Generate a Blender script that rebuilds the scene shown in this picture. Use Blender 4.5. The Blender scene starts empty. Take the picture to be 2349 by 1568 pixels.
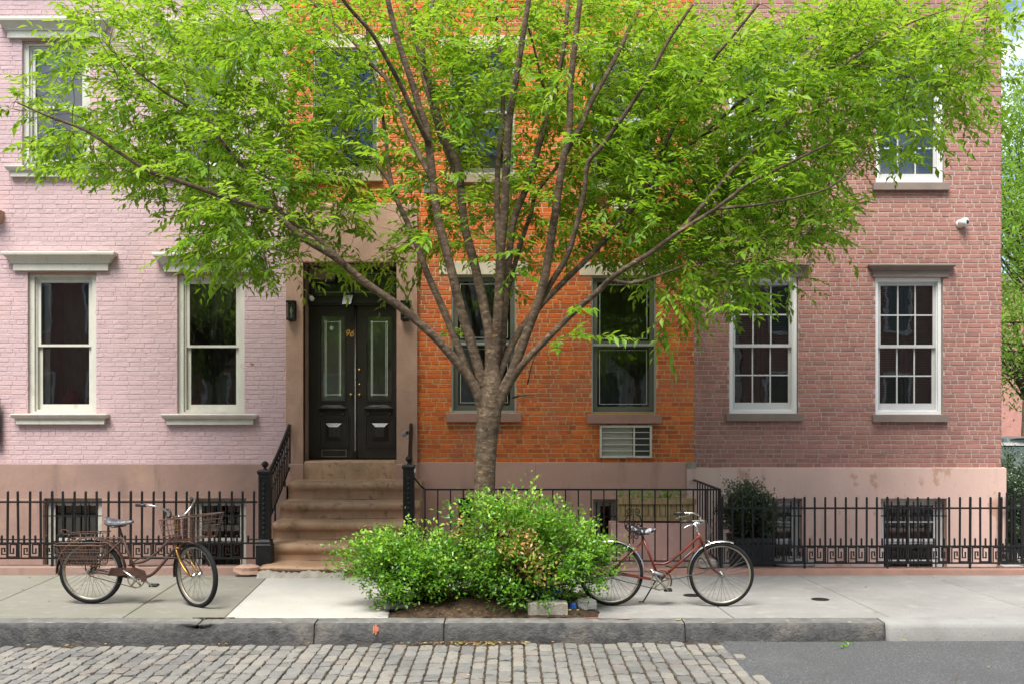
import bpy, math, random
import numpy as np
from mathutils import Vector, Matrix, Euler
R = math.radians
random.seed(7); rng = np.random.default_rng(7)
scene = bpy.context.scene
C = scene.collection

# ------------------------------------------------------------------ camera, sky, sun, exposure
CAM_Y, CAM_Z = -15.5, 2.07
cd = bpy.data.cameras.new('camera'); cam = bpy.data.objects.new('camera', cd); C.objects.link(cam)
cam.location = (0, CAM_Y, CAM_Z); cam.rotation_euler = (R(90), 0, 0)
cd.sensor_width = 36; cd.lens = 37.5; cd.shift_y = 0.0667; cd.clip_start = 0.1; cd.clip_end = 3000
scene.camera = cam
SUN_EL, SUN_AZ = R(60), R(200)      # azimuth clockwise from +Y (seen from above)
w = bpy.data.worlds.new('World'); scene.world = w; w.use_nodes = True
nt = w.node_tree; nt.nodes.clear()
def wn(t, **k):
    n = nt.nodes.new(t)
    for a, b in k.items(): setattr(n, a, b)
    return n
sky = wn('ShaderNodeTexSky', sky_type='NISHITA', sun_disc=False, sun_elevation=SUN_EL, sun_rotation=SUN_AZ, dust_density=0., ozone_density=2.5)
tc = wn('ShaderNodeTexCoord'); no = wn('ShaderNodeTexNoise'); no.inputs['Scale'].default_value = 5.0
no.inputs['Detail'].default_value = 8; no.inputs['Roughness'].default_value = .6
mp = wn('ShaderNodeMapping'); mp.inputs['Scale'].default_value = (1, 1, 2.2)
rp = wn('ShaderNodeValToRGB'); rp.color_ramp.elements[0].position = .47; rp.color_ramp.elements[1].position = .63
mx = wn('ShaderNodeMix', data_type='RGBA'); mx.inputs['B'].default_value = (11.5, 11.4, 11.2, 1)
bg = wn('ShaderNodeBackground'); bg.inputs['Strength'].default_value = .06
ow = wn('ShaderNodeOutputWorld')
L = nt.links.new
L(tc.outputs['Generated'], mp.inputs[0]); L(mp.outputs[0], no.inputs['Vector']); L(no.outputs['Fac'], rp.inputs[0])
L(rp.outputs[0], mx.inputs['Factor']); L(sky.outputs[0], mx.inputs['A']); L(mx.outputs['Result'], bg.inputs[0]); L(bg.outputs[0], ow.inputs[0])
sd = bpy.data.lights.new('sun', 'SUN'); sun = bpy.data.objects.new('sun', sd); C.objects.link(sun)
sd.energy = 2.6; sd.angle = R(28); sd.color = (1, .95, .88)
sdir = Vector((math.sin(SUN_AZ)*math.cos(SUN_EL), math.cos(SUN_AZ)*math.cos(SUN_EL), math.sin(SUN_EL)))
sun.rotation_euler = sdir.to_track_quat('Z', 'Y').to_euler(); sun.location = (0, -12, 20)
vs = scene.view_settings; vs.view_transform = 'Standard'; vs.look = 'None'; vs.exposure = 1.6; vs.gamma = 1; vs.use_curve_mapping = False
scene.render.engine = 'CYCLES'
cy = scene.cycles; cy.max_bounces = 8; cy.diffuse_bounces = 3; cy.glossy_bounces = 3; cy.transmission_bounces = 5
cy.transparent_max_bounces = 10; cy.use_denoising = True; cy.caustics_reflective = False; cy.caustics_refractive = False

FV = 2446.5
def at(vx, vy, Y):
    """the point at depth Y that a spot of the picture stands for"""
    s = FV/(Y-CAM_Y)
    return Vector(((vx-1174.5)/s, Y, CAM_Z-(vy-940.5)/s))
def fx(vx, Y=0): return (vx-1174.5)*(Y-CAM_Y)/FV
def fz(vy, Y=0): return CAM_Z-(vy-940.5)*(Y-CAM_Y)/FV

# ------------------------------------------------------------------ materials
MATS = {}
def pmat(name, stops, scale=6., rough=.8, bump=None, attr=None, spec=.3, metal=0., blotch=(), stretch=None, mixn=.5, coords='pos', detail=6, rvar=.0, coat=0):
    """stops: colours over a noise; attr: colours over the mesh attribute var; blotch: (scale, colour, lo, hi, amount)"""
    m = bpy.data.materials.new(name); m.use_nodes = True; t = m.node_tree; t.nodes.clear()
    N = t.nodes.new; K = t.links.new
    out = N('ShaderNodeOutputMaterial'); b = N('ShaderNodeBsdfPrincipled'); K(b.outputs[0], out.inputs[0])
    if coords == 'pos': src = N('ShaderNodeNewGeometry').outputs['Position']
    else: src = N('ShaderNodeTexCoord').outputs['Object']
    if stretch:
        mpn = N('ShaderNodeMapping'); mpn.inputs['Scale'].default_value = stretch; K(src, mpn.inputs[0]); src = mpn.outputs[0]
    def noise(sc, de=detail, ro=.6):
        nonlocal src
        n = N('ShaderNodeTexNoise'); n.inputs['Scale'].default_value = sc; n.inputs['Detail'].default_value = de; n.inputs['Roughness'].default_value = ro
        K(src, n.inputs['Vector']); return n.outputs['Fac']
    def ramp(fac, st):
        r = N('ShaderNodeValToRGB'); e = r.color_ramp.elements
        while len(e) < len(st): e.new(.5)
        for el, (p, c) in zip(e, st): el.position = p; el.color = (*c, 1)
        K(fac, r.inputs[0]); return r.outputs[0]
    def mix(f, a, bb, typ='MIX'):
        n = N('ShaderNodeMix'); n.data_type = 'RGBA'; n.blend_type = typ
        for v, s in ((f, 'Factor'), (a, 'A'), (bb, 'B')):
            if isinstance(v, (int, float)): n.inputs[s].default_value = v
            elif isinstance(v, tuple): n.inputs[s].default_value = (*v, 1)
            else: K(v, n.inputs[s])
        return n.outputs['Result']
    f0 = noise(scale)
    col = ramp(f0, stops)
    if attr:
        a = N('ShaderNodeAttribute'); a.attribute_name = 'var'
        col = mix(mixn, ramp(a.outputs['Fac'], attr), col)
    for bl in blotch:
        bs, bc, lo, hi, am = bl[:5]; src0 = src; lo = .5+(lo-.5)*.72; hi = .5+(hi-.5)*.72
        if len(bl) > 5:
            mpb = N('ShaderNodeMapping'); mpb.inputs['Scale'].default_value = bl[5]; K(src, mpb.inputs[0]); src = mpb.outputs[0]
        nf = noise(bs); src = src0
        f = ramp(nf, [(lo, (0, 0, 0)), (hi, (am, am, am))])
        col = mix(f, col, bc)
    K(col, b.inputs['Base Color'])
    b.inputs['Roughness'].default_value = rough; b.inputs['Metallic'].default_value = metal
    b.inputs['Specular IOR Level'].default_value = spec
    if coat: b.inputs['Coat Weight'].default_value = coat; b.inputs['Coat Roughness'].default_value = .1
    if rvar:
        r = N('ShaderNodeMapRange'); r.inputs['To Min'].default_value = max(.05, rough-rvar); r.inputs['To Max'].default_value = min(1, rough+rvar)
        K(f0, r.inputs['Value']); K(r.outputs[0], b.inputs['Roughness'])
    if bump:
        for bs, st in (bump if isinstance(bump, list) else [bump]):
            bn = N('ShaderNodeBump'); bn.inputs['Strength'].default_value = st; bn.inputs['Distance'].default_value = .02
            K(noise(bs, 8, .65), bn.inputs['Height'])
            prev = b.inputs['Normal'].links[0].from_socket if b.inputs['Normal'].links else None
            if prev: K(prev, bn.inputs['Normal'])
            K(bn.outputs[0], b.inputs['Normal'])
    MATS[name] = m; return m
def v3(c, k): return tuple(x*k for x in c)
def shades(c, lo=.8, hi=1.15): return [(.3, v3(c, lo)), (.7, v3(c, hi))]

ORB = pmat('orange_brick', shades((.62, .15, .035), .75, 1.2), 9, .85, [(60, .35), (14, .25)], spec=.2, mixn=.45,
     attr=[(0, (.20, .055, .032)), (.14, (.36, .075, .032)), (.35, (.58, .115, .03)), (.7, (.72, .155, .03)), (1, (.80, .225, .05))],
     blotch=[(1.1, (.42, .14, .085), .48, .68, .7), (30, (.75, .6, .45), .69, .76, .5), (4, (.16, .06, .035), .58, .76, .55, (1, 1, .25))])
REB = pmat('red_brick', shades((.37, .18, .15), .8, 1.18), 9, .85, [(60, .35), (14, .25)], spec=.2, mixn=.45,
     attr=[(0, (.23, .125, .11)), (.3, (.33, .16, .135)), (.7, (.40, .195, .16)), (1, (.47, .24, .195))],
     blotch=[(.8, (.43, .22, .18), .5, .75, .5), (30, (.6, .5, .45), .70, .78, .5), (3, (.19, .09, .08), .58, .76, .5, (1, 1, .2))])
PIB = pmat('pink_painted_brick', shades((.51, .37, .38), .93, 1.06), 5, .62, [(40, .3), (9, .35)], spec=.35, mixn=.5,
     attr=[(0, (.485, .348, .36)), (1, (.535, .39, .40))],
     blotch=[(.7, (.60, .40, .37), .5, .75, .6), (1.7, (.48, .34, .35), .58, .75, .5), (20, (.50, .33, .33), .68, .8, .4), (3, (.46, .33, .335), .56, .74, .45, (1, 1, .14)), (26, (.36, .20, .17), .735, .75, .7)])
MOR = pmat('tan_mortar', shades((.60, .42, .22), .75, 1.12), 20, .95, (80, .4), spec=.1, blotch=[(3, (.42, .27, .16), .6, .8, .5)])
MOG = pmat('grey_mortar', shades((.48, .385, .33), .8, 1.1), 20, .95, (80, .4), spec=.1, blotch=[(3, (.5, .38, .32), .6, .8, .5)])
MOP = pmat('pink_painted_mortar', shades((.51, .37, .378), .9, 1.02), 8, .65, (50, .4), spec=.3)
BRS = pmat('brownstone', shades((.42, .265, .195), .86, 1.1), 3, .85, [(35, .35), (6, .25)], spec=.25,
     blotch=[(1.2, (.33, .205, .155), .5, .75, .6), (2.5, (.46, .31, .23), .58, .75, .5), (5, (.26, .16, .12), .6, .75, .5, (1, 1, .2))])
BRD = pmat('dark_brownstone', shades((.30, .195, .158), .86, 1.1), 2, .8, [(50, .2)], spec=.3,
     blotch=[(.9, (.235, .16, .135), .45, .7, .6), (1.6, (.36, .255, .17), .58, .8, .6), (4, (.17, .115, .095), .56, .74, .55, (1, 1, .2)), (30, (.12, .08, .07), .70, .75, .5)])
BRP = pmat('rose_brown_stucco', shades((.54, .325, .255), .92, 1.06), 2, .8, [(50, .2), (8, .12)], spec=.3, blotch=[(1, (.48, .285, .225), .5, .75, .5), (4, (.30, .19, .15), .58, .76, .5, (1, 1, .2)), (34, (.25, .16, .12), .71, .76, .5)])
STP = pmat('step_brownstone', shades((.46, .295, .185), .8, 1.15), 4, .8, [(40, .4), (5, .3)], spec=.3,
     blotch=[(1.7, (.25, .165, .075), .50, .72, .65), (2.6, (.50, .25, .18), .6, .75, .6), (9, (.16, .10, .06), .62, .72, .6), (5, (.20, .125, .07), .58, .75, .5, (1, 1, .3))])
PLS = pmat('pink_plaster', shades((.70, .485, .41), .92, 1.06), 2.2, .8, [(30, .15)], spec=.3, stretch=(1, 1, .55),
     blotch=[(4.2, (.45, .24, .15), .63, .70, .6), (1.1, (.72, .55, .47), .5, .75, .6), (5, (.50, .33, .26), .58, .75, .55, (1, 1, .16)), (30, (.35, .24, .19), .71, .76, .4)])
PLW = pmat('peeling_pink_plaster', shades((.50, .31, .27), .9, 1.08), 3, .75, [(20, .25)], spec=.3, blotch=[(5, (.60, .52, .45), .64, .68, .8), (2, (.40, .25, .20), .5, .75, .5)])
CRM = pmat('cream_paint', shades((.54, .53, .46), .92, 1.06), 6, .55, [(60, .12)], spec=.4,
     stretch=(1, 1, .5), blotch=[(9, (.36, .34, .28), .62, .74, .5), (40, (.25, .22, .17), .70, .76, .6)])
CRS = pmat('cream_stone', shades((.60, .52, .40), .85, 1.1), 7, .85, [(40, .3)], spec=.2, blotch=[(4, (.42, .36, .28), .55, .75, .6)])
TST = pmat('tan_sill_stone', shades((.36, .29, .20), .8, 1.12), 7, .85, [(40, .3)], spec=.2)
GST = pmat('brown_trim_stone', shades((.235, .185, .16), .88, 1.1), 5, .8, [(40, .2)], spec=.25)
ROS = pmat('rose_sill_stone', shades((.36, .21, .165), .88, 1.1), 5, .8, [(40, .3)], spec=.25)
WHT = pmat('white_paint', shades((.78, .78, .77), .95, 1.02), 5, .45, spec=.45)
GRS = pmat('grey_sash_paint', shades((.50, .50, .49), .95, 1.04), 5, .45, spec=.45)
DKS = pmat('dark_sash', shades((.115, .115, .085), .9, 1.1), 5, .5, spec=.4)
ALU = pmat('aluminium', shades((.55, .56, .56), .9, 1.05), 5, .35, metal=.7)
DOR = pmat('black_brown_door_paint', shades((.020, .016, .012), .8, 1.2), 5, .33, (30, .1), spec=.5, rvar=.1)
IRN = pmat('black_iron_paint', shades((.007, .007, .0075), .7, 1.4), 12, .45, (60, .25), spec=.3, blotch=[(14, (.035, .030, .025), .64, .78, .6)], rvar=.12)
IRG = pmat('worn_grey_black_iron', shades((.011, .011, .012), .7, 1.4), 12, .5, (60, .25), spec=.3, blotch=[(14, (.05, .046, .042), .64, .78, .5)])
CON = pmat('white_concrete', shades((.42, .405, .372), .92, 1.06), 3, .9, [(90, .3)], spec=.2, blotch=[(1.3, (.39, .375, .335), .46, .7, .75), (30, (.25, .23, .2), .69, .73, .6), (6, (.36, .34, .30), .6, .72, .5)])
SWK = pmat('grey_sidewalk_concrete', shades((.265, .257, .243), .92, 1.07), 2, .88, [(120, .25)], spec=.25, stretch=(1, 1, 1),
     blotch=[(.9, (.215, .21, .198), .48, .70, .75), (26, (.13, .12, .105), .67, .72, .65), (3.7, (.33, .318, .29), .56, .72, .55), (9, (.36, .30, .22), .68, .76, .4)])
SWL = pmat('greenish_sidewalk_concrete', shades((.215, .205, .175), .92, 1.07), 2, .88, [(120, .25)], spec=.25,
     blotch=[(1.4, (.185, .185, .138), .46, .68, .8), (28, (.12, .11, .095), .68, .72, .6), (5, (.28, .272, .24), .58, .72, .5)])
KRB = pmat('bluestone_kerb', shades((.072, .071, .069), .5, 1.8), 5, .62, [(7, 1.), (26, 1.), (70, .7)], spec=.35,
     blotch=[(2.4, (.16, .145, .125), .57, .7, .7), (5, (.045, .045, .047), .54, .66, .85)])
KRT = pmat('worn_lit_kerb_top', shades((.155, .15, .138), .7, 1.25), 5, .8, [(20, .5), (60, .5)], spec=.25, blotch=[(3, (.11, .108, .10), .55, .7, .7), (9, (.32, .31, .28), .62, .72, .6)])  # worn tone, with light from above also put into the colour
KRW = pmat('pale_concrete_kerb', shades((.27, .266, .252), .9, 1.06), 4, .85, [(60, .3)], spec=.25, blotch=[(3, (.21, .206, .195), .50, .7, .7), (40, (.18, .17, .16), .66, .72, .6)])
COB = pmat('granite_block', shades((.215, .203, .178), .7, 1.25), 12, .7, [(16, .5), (90, .35)], spec=.35, mixn=.4,
     attr=[(0, (.11, .11, .112)), (.3, (.17, .169, .165)), (.65, (.225, .218, .198)), (.93, (.275, .255, .215)), (1, (.23, .19, .165))],
     blotch=[(25, (.09, .087, .083), .62, .74, .7), (2.2, (.27, .26, .235), .58, .75, .4), (.7, (.11, .108, .10), .5, .7, .5)])
DRT = pmat('joint_dirt', shades((.065, .050, .036), .5, 1.7), 14, .95, [(70, .8)], spec=.1, blotch=[(30, (.20, .16, .09), .62, .7, .7)])
SOI = pmat('soil', shades((.060, .040, .026), .5, 1.7), 12, .95, [(60, .9)], spec=.1, blotch=[(40, (.19, .13, .07), .63, .7, .7)])
ASP = pmat('asphalt', shades((.105, .107, .11), .6, 1.4), 60, .85, [(160, .7), (400, .4)], spec=.3, blotch=[(.9, (.145, .145, .142), .5, .75, .7), (70, (.34, .34, .33), .60, .68, .6), (55, (.05, .05, .052), .60, .7, .8), (2.5, (.10, .10, .102), .55, .7, .5)])
BRK = pmat('bark', [(.3, (.070, .047, .031)), (.52, (.128, .091, .061)), (.72, (.23, .175, .12))], 14, .9, [(18, .9), (70, .6)], spec=.15, stretch=(1, 1, 1.7),
     blotch=[(5, (.055, .04, .03), .52, .66, .7), (7, (.33, .19, .075), .69, .74, .65), (22, (.33, .28, .22), .66, .74, .5)])
TWG = pmat('twig_bark', shades((.065, .047, .035), .7, 1.2), 9, .9, spec=.1)
STO = pmat('rubble_stone', shades((.36, .33, .28), .7, 1.15), 6, .9, [(20, .6), (70, .5)], spec=.2, blotch=[(5, (.24, .2, .14), .55, .7, .7)])
SLT = pmat('dark_slate', shades((.10, .095, .09), .8, 1.2), 6, .75, [(20, .5)], spec=.3)
RED = pmat('rusty_red_frame', shades((.14, .022, .010), .6, 1.2), 9, .38, spec=.4, coords='obj', blotch=[(7, (.03, .012, .008), .50, .64, .85)], coat=.2)
RUS = pmat('rust_brown_frame', shades((.060, .030, .022), .6, 1.35), 12, .55, [(60, .3)], spec=.35, coords='obj', blotch=[(9, (.15, .06, .022), .58, .70, .7)])
GLD = pmat('tarnished_gold_fork', shades((.45, .25, .06), .6, 1.2), 12, .35, metal=.7, coords='obj', blotch=[(10, (.14, .06, .025), .55, .68, .8)])
CHR = pmat('dull_chrome', shades((.62, .61, .58), .8, 1.05), 8, .25, metal=1., coords='obj', blotch=[(12, (.30, .20, .12), .60, .72, .7)])
RIM = pmat('aged_rim_metal', shades((.36, .33, .27), .7, 1.1), 8, .42, metal=.6, coords='obj', blotch=[(9, (.20, .13, .07), .52, .68, .7)])
RUB = pmat('tyre_rubber', shades((.011, .011, .012), .8, 1.5), 12, .8, [(80, .3)], spec=.2, coords='obj')
BLP = pmat('black_plastic', shades((.014, .014, .015), .8, 1.4), 12, .45, spec=.5, coords='obj')
GSD = pmat('taped_grey_saddle', shades((.055, .055, .066), .7, 1.5), 12, .35, [(30, .3)], spec=.5, coords='obj')
BSD = pmat('cracked_black_saddle', shades((.014, .014, .016), .7, 1.4), 12, .25, [(14, .5)], spec=.6, coords='obj', blotch=[(9, (.45, .47, .48), .60, .66, .8)])
BAS = pmat('rusty_basket_wire', shades((.11, .075, .06), .7, 1.3), 12, .5, metal=.3, coords='obj', blotch=[(9, (.13, .05, .025), .5, .65, .8)])
STW = pmat('steel_wire', shades((.20, .20, .20), .6, 1.1), 12, .4, metal=.7, coords='obj')
WOD = pmat('weathered_planter_wood', shades((.32, .235, .125), .7, 1.2), 6, .8, [(40, .4)], spec=.2, stretch=(5, 5, .7), blotch=[(5, (.17, .12, .045), .52, .7, .7), (3, (.27, .25, .09), .6, .75, .5)])
PLD = pmat('charcoal_planter', shades((.040, .042, .046), .85, 1.2), 6, .6, (50, .2), spec=.35)
SGN = pmat('black_sign', shades((.012, .012, .013), .9, 1.1), 5, .4, spec=.4)
BRA = pmat('aged_brass', shades((.35, .24, .08), .7, 1.1), 9, .35, metal=.9)
GDN = pmat('gold_leaf_numeral', shades((.62, .34, .07), .9, 1.1), 9, .35, metal=.4)
WPL = pmat('white_plastic', shades((.74, .74, .73), .96, 1.02), 5, .35, spec=.5)
GPL = pmat('grey_plastic', shades((.19, .195, .20), .9, 1.1), 5, .4, spec=.5)
ACP = pmat('cream_metal', shades((.58, .56, .46), .92, 1.05), 5, .5, spec=.4)
ACD = pmat('dark_grille_recess', shades((.045, .042, .036), .9, 1.1), 5, .6)
ROO = pmat('dark_room', shades((.26, .265, .25), .7, 1.1), 2, .9, spec=.1)
CUR = pmat('white_curtain', shades((.84, .84, .83), .85, 1.02), 5, .9, spec=.1, stretch=(9, 9, .5))
SHU = pmat('amber_shutter', shades((.42, .26, .09), .8, 1.1), 5, .55, spec=.3)
SHD = pmat('dim_blind', shades((.10, .10, .095), .9, 1.05), 5, .7, spec=.2)
SHC = pmat('reflection_tone_curtain', shades((.085, .095, .08), .6, 1.3), 3, .9, spec=.1, stretch=(3, 3, .6))  # cloth added behind panes to lend them the grey-green tone of reflections
SHW = pmat('pale_shutter', shades((.46, .46, .44), .9, 1.05), 5, .5, spec=.3)
ETC = pmat('etched_line', shades((.50, .58, .46), .95, 1.05), 5, .6, spec=.3)
BLU = pmat('blue_plastic_bag', shades((.015, .10, .42), .8, 1.2), 5, .4, (20, .4), spec=.5)
OPT = pmat('orange_spray_paint', shades((.55, .17, .09), .6, 1.2), 30, .8, spec=.2)
RPT = pmat('faded_red_paint', shades((.36, .17, .15), .8, 1.1), 20, .85, spec=.2)
WPT = pmat('white_road_paint', shades((.75, .75, .74), .9, 1.0), 20, .75, spec=.2)
CPW = pmat('white_car_paint', shades((.72, .73, .74), .98, 1.01), 5, .3, spec=.5, coat=.6)
CPG = pmat('silver_car_paint', shades((.42, .44, .45), .97, 1.02), 5, .3, metal=.3, coat=.6)
CGL = pmat('car_glass', shades((.10, .125, .12), .9, 1.1), 5, .05, spec=.8)
FBR = pmat('far_pink_brick', shades((.45, .23, .19), .85, 1.12), 3, .9, (20, .2), spec=.2)
OPB = pmat('opposite_brick', shades((.38, .24, .20), .8, 1.15), 3, .9, (20, .2), spec=.2)
OPC = pmat('opposite_grey_stone', shades((.52, .50, .46), .8, 1.15), 3, .9, (20, .2), spec=.2)
LEW = pmat('pale_flower', shades((.72, .70, .60), .95, 1.05), 5, .7, spec=.2)

def glass_mat(name, tint=.9, ior=1.55, refl=1.0):
    m = bpy.data.materials.new(name); m.use_nodes = True; t = m.node_tree; t.nodes.clear(); N = t.nodes.new; K = t.links.new
    o = N('ShaderNodeOutputMaterial'); mxs = N('ShaderNodeMixShader'); tr = N('ShaderNodeBsdfTransparent'); gl = N('ShaderNodeBsdfGlossy')
    fr = N('ShaderNodeFresnel'); fr.inputs[0].default_value = ior
    tr.inputs[0].default_value = (tint, tint, tint*.98, 1); gl.inputs['Roughness'].default_value = .015; gl.inputs[0].default_value = (refl, refl, refl, 1)
    n = N('ShaderNodeTexNoise'); n.inputs['Scale'].default_value = 2.6; bm_ = N('ShaderNodeBump'); bm_.inputs['Strength'].default_value = .018; bm_.inputs['Distance'].default_value = .05
    K(N('ShaderNodeNewGeometry').outputs['Position'], n.inputs['Vector']); K(n.outputs['Fac'], bm_.inputs['Height']); K(bm_.outputs[0], gl.inputs['Normal'])
    K(fr.outputs[0], mxs.inputs[0]); K(tr.outputs[0], mxs.inputs[1]); K(gl.outputs[0], mxs.inputs[2]); K(mxs.outputs[0], o.inputs[0])
    return m
GLS = glass_mat('window_glass', .90, 1.9)
GLD_ = glass_mat('smoky_glass', .45, 1.6)

def leaf_mat(name, stops, trans, tf=.45, rough=.42, spec=.4):
    m = bpy.data.materials.new(name); m.use_nodes = True; t = m.node_tree; t.nodes.clear(); N = t.nodes.new; K = t.links.new
    o = N('ShaderNodeOutputMaterial'); mxs = N('ShaderNodeMixShader'); b = N('ShaderNodeBsdfPrincipled'); tl = N('ShaderNodeBsdfTranslucent')
    a = N('ShaderNodeAttribute'); a.attribute_name = 'var'; r = N('ShaderNodeValToRGB'); e = r.color_ramp.elements
    while len(e) < len(stops): e.new(.5)
    for el, (p, c) in zip(e, stops): el.position = p; el.color = (*c, 1)
    K(a.outputs['Fac'], r.inputs[0]); K(r.outputs[0], b.inputs['Base Color']); b.inputs['Roughness'].default_value = rough; b.inputs['Specular IOR Level'].default_value = spec
    mm = N('ShaderNodeMix'); mm.data_type = 'RGBA'; mm.inputs['Factor'].default_value = .55; K(r.outputs[0], mm.inputs['A']); mm.inputs['B'].default_value = (*trans, 1)
    K(mm.outputs['Result'], tl.inputs[0]); mxs.inputs[0].default_value = tf
    K(b.outputs[0], mxs.inputs[1]); K(tl.outputs[0], mxs.inputs[2]); K(mxs.outputs[0], o.inputs[0]); return m
LEAF = leaf_mat('zelkova_leaf', [(0, (.03, .10, .012)), (.25, (.08, .215, .015)), (.65, (.18, .37, .02)), (1, (.34, .50, .06))], (.45, .64, .03), .55)
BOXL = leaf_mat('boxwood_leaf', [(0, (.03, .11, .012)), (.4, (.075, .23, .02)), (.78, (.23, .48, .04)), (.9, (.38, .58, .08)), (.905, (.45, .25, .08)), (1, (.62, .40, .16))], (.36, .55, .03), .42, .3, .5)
HOLL = leaf_mat('dark_shrub_leaf', [(0, (.018, .036, .02)), (.5, (.04, .075, .03)), (.9, (.10, .15, .07)), (1, (.2, .24, .14))], (.08, .14, .03), .2, .3, .5)
FARL = leaf_mat('far_tree_leaf', [(0, (.05, .14, .015)), (.5, (.13, .28, .03)), (1, (.26, .42, .06))], (.40, .58, .05), .5)
PLTL = leaf_mat('lettuce_green', [(0, (.12, .36, .02)), (1, (.22, .5, .04))], (.35, .6, .03), .45)

# ------------------------------------------------------------------ mesh helpers
class MB:
    def __init__(s): s.v = []; s.f = []; s.a = []; s.sm = []
    def face(s, idx, a=.5, sm=False): s.f.append(idx); s.a.append(a); s.sm.append(sm)
    def box(s, x0, x1, y0, y1, z0, z1, a=.5):
        n = len(s.v); s.v += [(x, y, z) for z in (z0, z1) for y in (y0, y1) for x in (x0, x1)]
        for q in ((0,2,3,1), (4,5,7,6), (0,1,5,4), (2,6,7,3), (0,4,6,2), (1,3,7,5)): s.face([n+i for i in q], a)
        return s
    def bbox(s, x0, x1, y0, y1, z0, z1, b=.004, a=.5):
        """box with chamfered edges on every side"""
        return s.loft([(z0, x0+b, x1-b, y0+b, y1-b), (z0+b, x0, x1, y0, y1), (z1-b, x0, x1, y0, y1), (z1, x0+b, x1-b, y0+b, y1-b)], a)
    def loft(s, levels, a=.5):
        n = len(s.v)
        for (z, x0, x1, y0, y1) in levels: s.v += [(x0, y0, z), (x1, y0, z), (x1, y1, z), (x0, y1, z)]
        s.face([n+3, n+2, n+1, n], a)
        for k in range(len(levels)-1):
            o = n+4*k
            for i in range(4):
                j = (i+1) % 4; s.face([o+i, o+j, o+4+j, o+4+i], a)
        o = n+4*(len(levels)-1); s.face([o, o+1, o+2, o+3], a); return s
    def ring(s, x0, x1, z0, z1, wd, y0, y1, wb=None, wt=None, a=.5):
        wb = wd if wb is None else wb; wt = wd if wt is None else wt
        s.box(x0, x0+wd, y0, y1, z0, z1, a); s.box(x1-wd, x1, y0, y1, z0, z1, a)
        s.box(x0+wd, x1-wd, y0, y1, z0, z0+wb, a); s.box(x0+wd, x1-wd, y0, y1, z1-wt, z1, a); return s
    def tube(s, pts, r, n=8, a=.5, cap=True, closed=False, sm=True):
        pts = [Vector(p) for p in pts]; m = len(pts); rs = r if isinstance(r, (list, tuple)) else [r]*m
        base = len(s.v); prev = None
        for i in range(m):
            if closed: t = pts[(i+1) % m]-pts[i-1]
            else: t = pts[min(i+1, m-1)]-pts[max(i-1, 0)]
            if t.length < 1e-9: t = Vector((0, 0, 1))
            t.normalize()
            if prev is None:
                up = Vector((0, 0, 1)) if abs(t.z) < .9 else Vector((1, 0, 0)); u = t.cross(up).normalized()
            else:
                u = prev-t*prev.dot(t)
                u = u.normalized() if u.length > 1e-6 else t.orthogonal().normalized()
            prev = u; w_ = t.cross(u)
            for k in range(n):
                an = 2*math.pi*k/n; s.v.append(tuple(pts[i]+(u*math.cos(an)+w_*math.sin(an))*rs[i]))
        for i in range(m if closed else m-1):
            j = (i+1) % m
            for k in range(n):
                l = (k+1) % n; s.face([base+i*n+k, base+i*n+l, base+j*n+l, base+j*n+k], a, sm)
        if cap and not closed:
            s.face([base+k for k in range(n)][::-1], a); s.face([base+(m-1)*n+k for k in range(n)], a)
        return s
    def lathe(s, prof, c=(0, 0, 0), n=16, axis='z', a=.5, sm=True):
        base = len(s.v); c = Vector(c)
        for (r, h) in prof:
            for k in range(n):
                an = 2*math.pi*k/n; x, y = r*math.cos(an), r*math.sin(an)
                p = {'z': Vector((x, y, h)), 'y': Vector((x, h, y)), 'x': Vector((h, x, y))}[axis]
                s.v.append(tuple(c+p))
        for i in range(len(prof)-1):
            for k in range(n):
                l = (k+1) % n; q = [base+i*n+k, base+i*n+l, base+(i+1)*n+l, base+(i+1)*n+k]
                s.face(q[::-1] if axis == 'y' else q, a, sm)
        return s
    def prism(s, poly, y0, y1, a=.5):
        """poly in x,z extruded along y"""
        n = len(s.v); m = len(poly)
        s.v += [(x, y0, z) for x, z in poly]+[(x, y1, z) for x, z in poly]
        s.face(list(range(n, n+m)), a); s.face(list(range(n+m, n+2*m))[::-1], a)
        for i in range(m):
            j = (i+1) % m; s.face([n+j, n+i, n+m+i, n+m+j], a)
        return s
    def build(s, name, mat, parent=None, base=None, attr=False):
        off = Vector(base) if base is not None else (wloc(parent) if parent is not None else Vector((0, 0, 0)))
        me = bpy.data.meshes.new(name)
        me.from_pydata([(x-off.x, y-off.y, z-off.z) for x, y, z in s.v], [], s.f)
        me.polygons.foreach_set('use_smooth', s.sm)
        if attr:
            at_ = me.attributes.new('var', 'FLOAT', 'FACE'); at_.data.foreach_set('value', s.a)
        me.materials.append(mat); me.update()
        return link(name, me, parent, off if parent is None else off-wloc(parent))
def link(name, me, parent=None, loc=(0, 0, 0)):
    o = bpy.data.objects.new(name, me); C.objects.link(o); o.location = loc
    if parent is not None: o.parent = parent
    return o
def wloc(o):
    v = Vector((0, 0, 0))
    while o is not None: v += o.location; o = o.parent
    return v
def tag(o, label=None, cat=None, group=None, kind=None):
    for k, v in (('label', label), ('category', cat), ('group', group), ('kind', kind)):
        if v: o[k] = v
    return o
def thing(name, label, cat, loc=(0, 0, 0), group=None):
    o = bpy.data.objects.new(name, None); C.objects.link(o); o.location = loc; o.empty_display_size = .1
    return tag(o, label, cat, group)
def box(name, mat, parent, x0, x1, y0, y1, z0, z1, b=.003):
    return MB().bbox(x0, x1, y0, y1, z0, z1, b).build(name, mat, parent)
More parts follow.
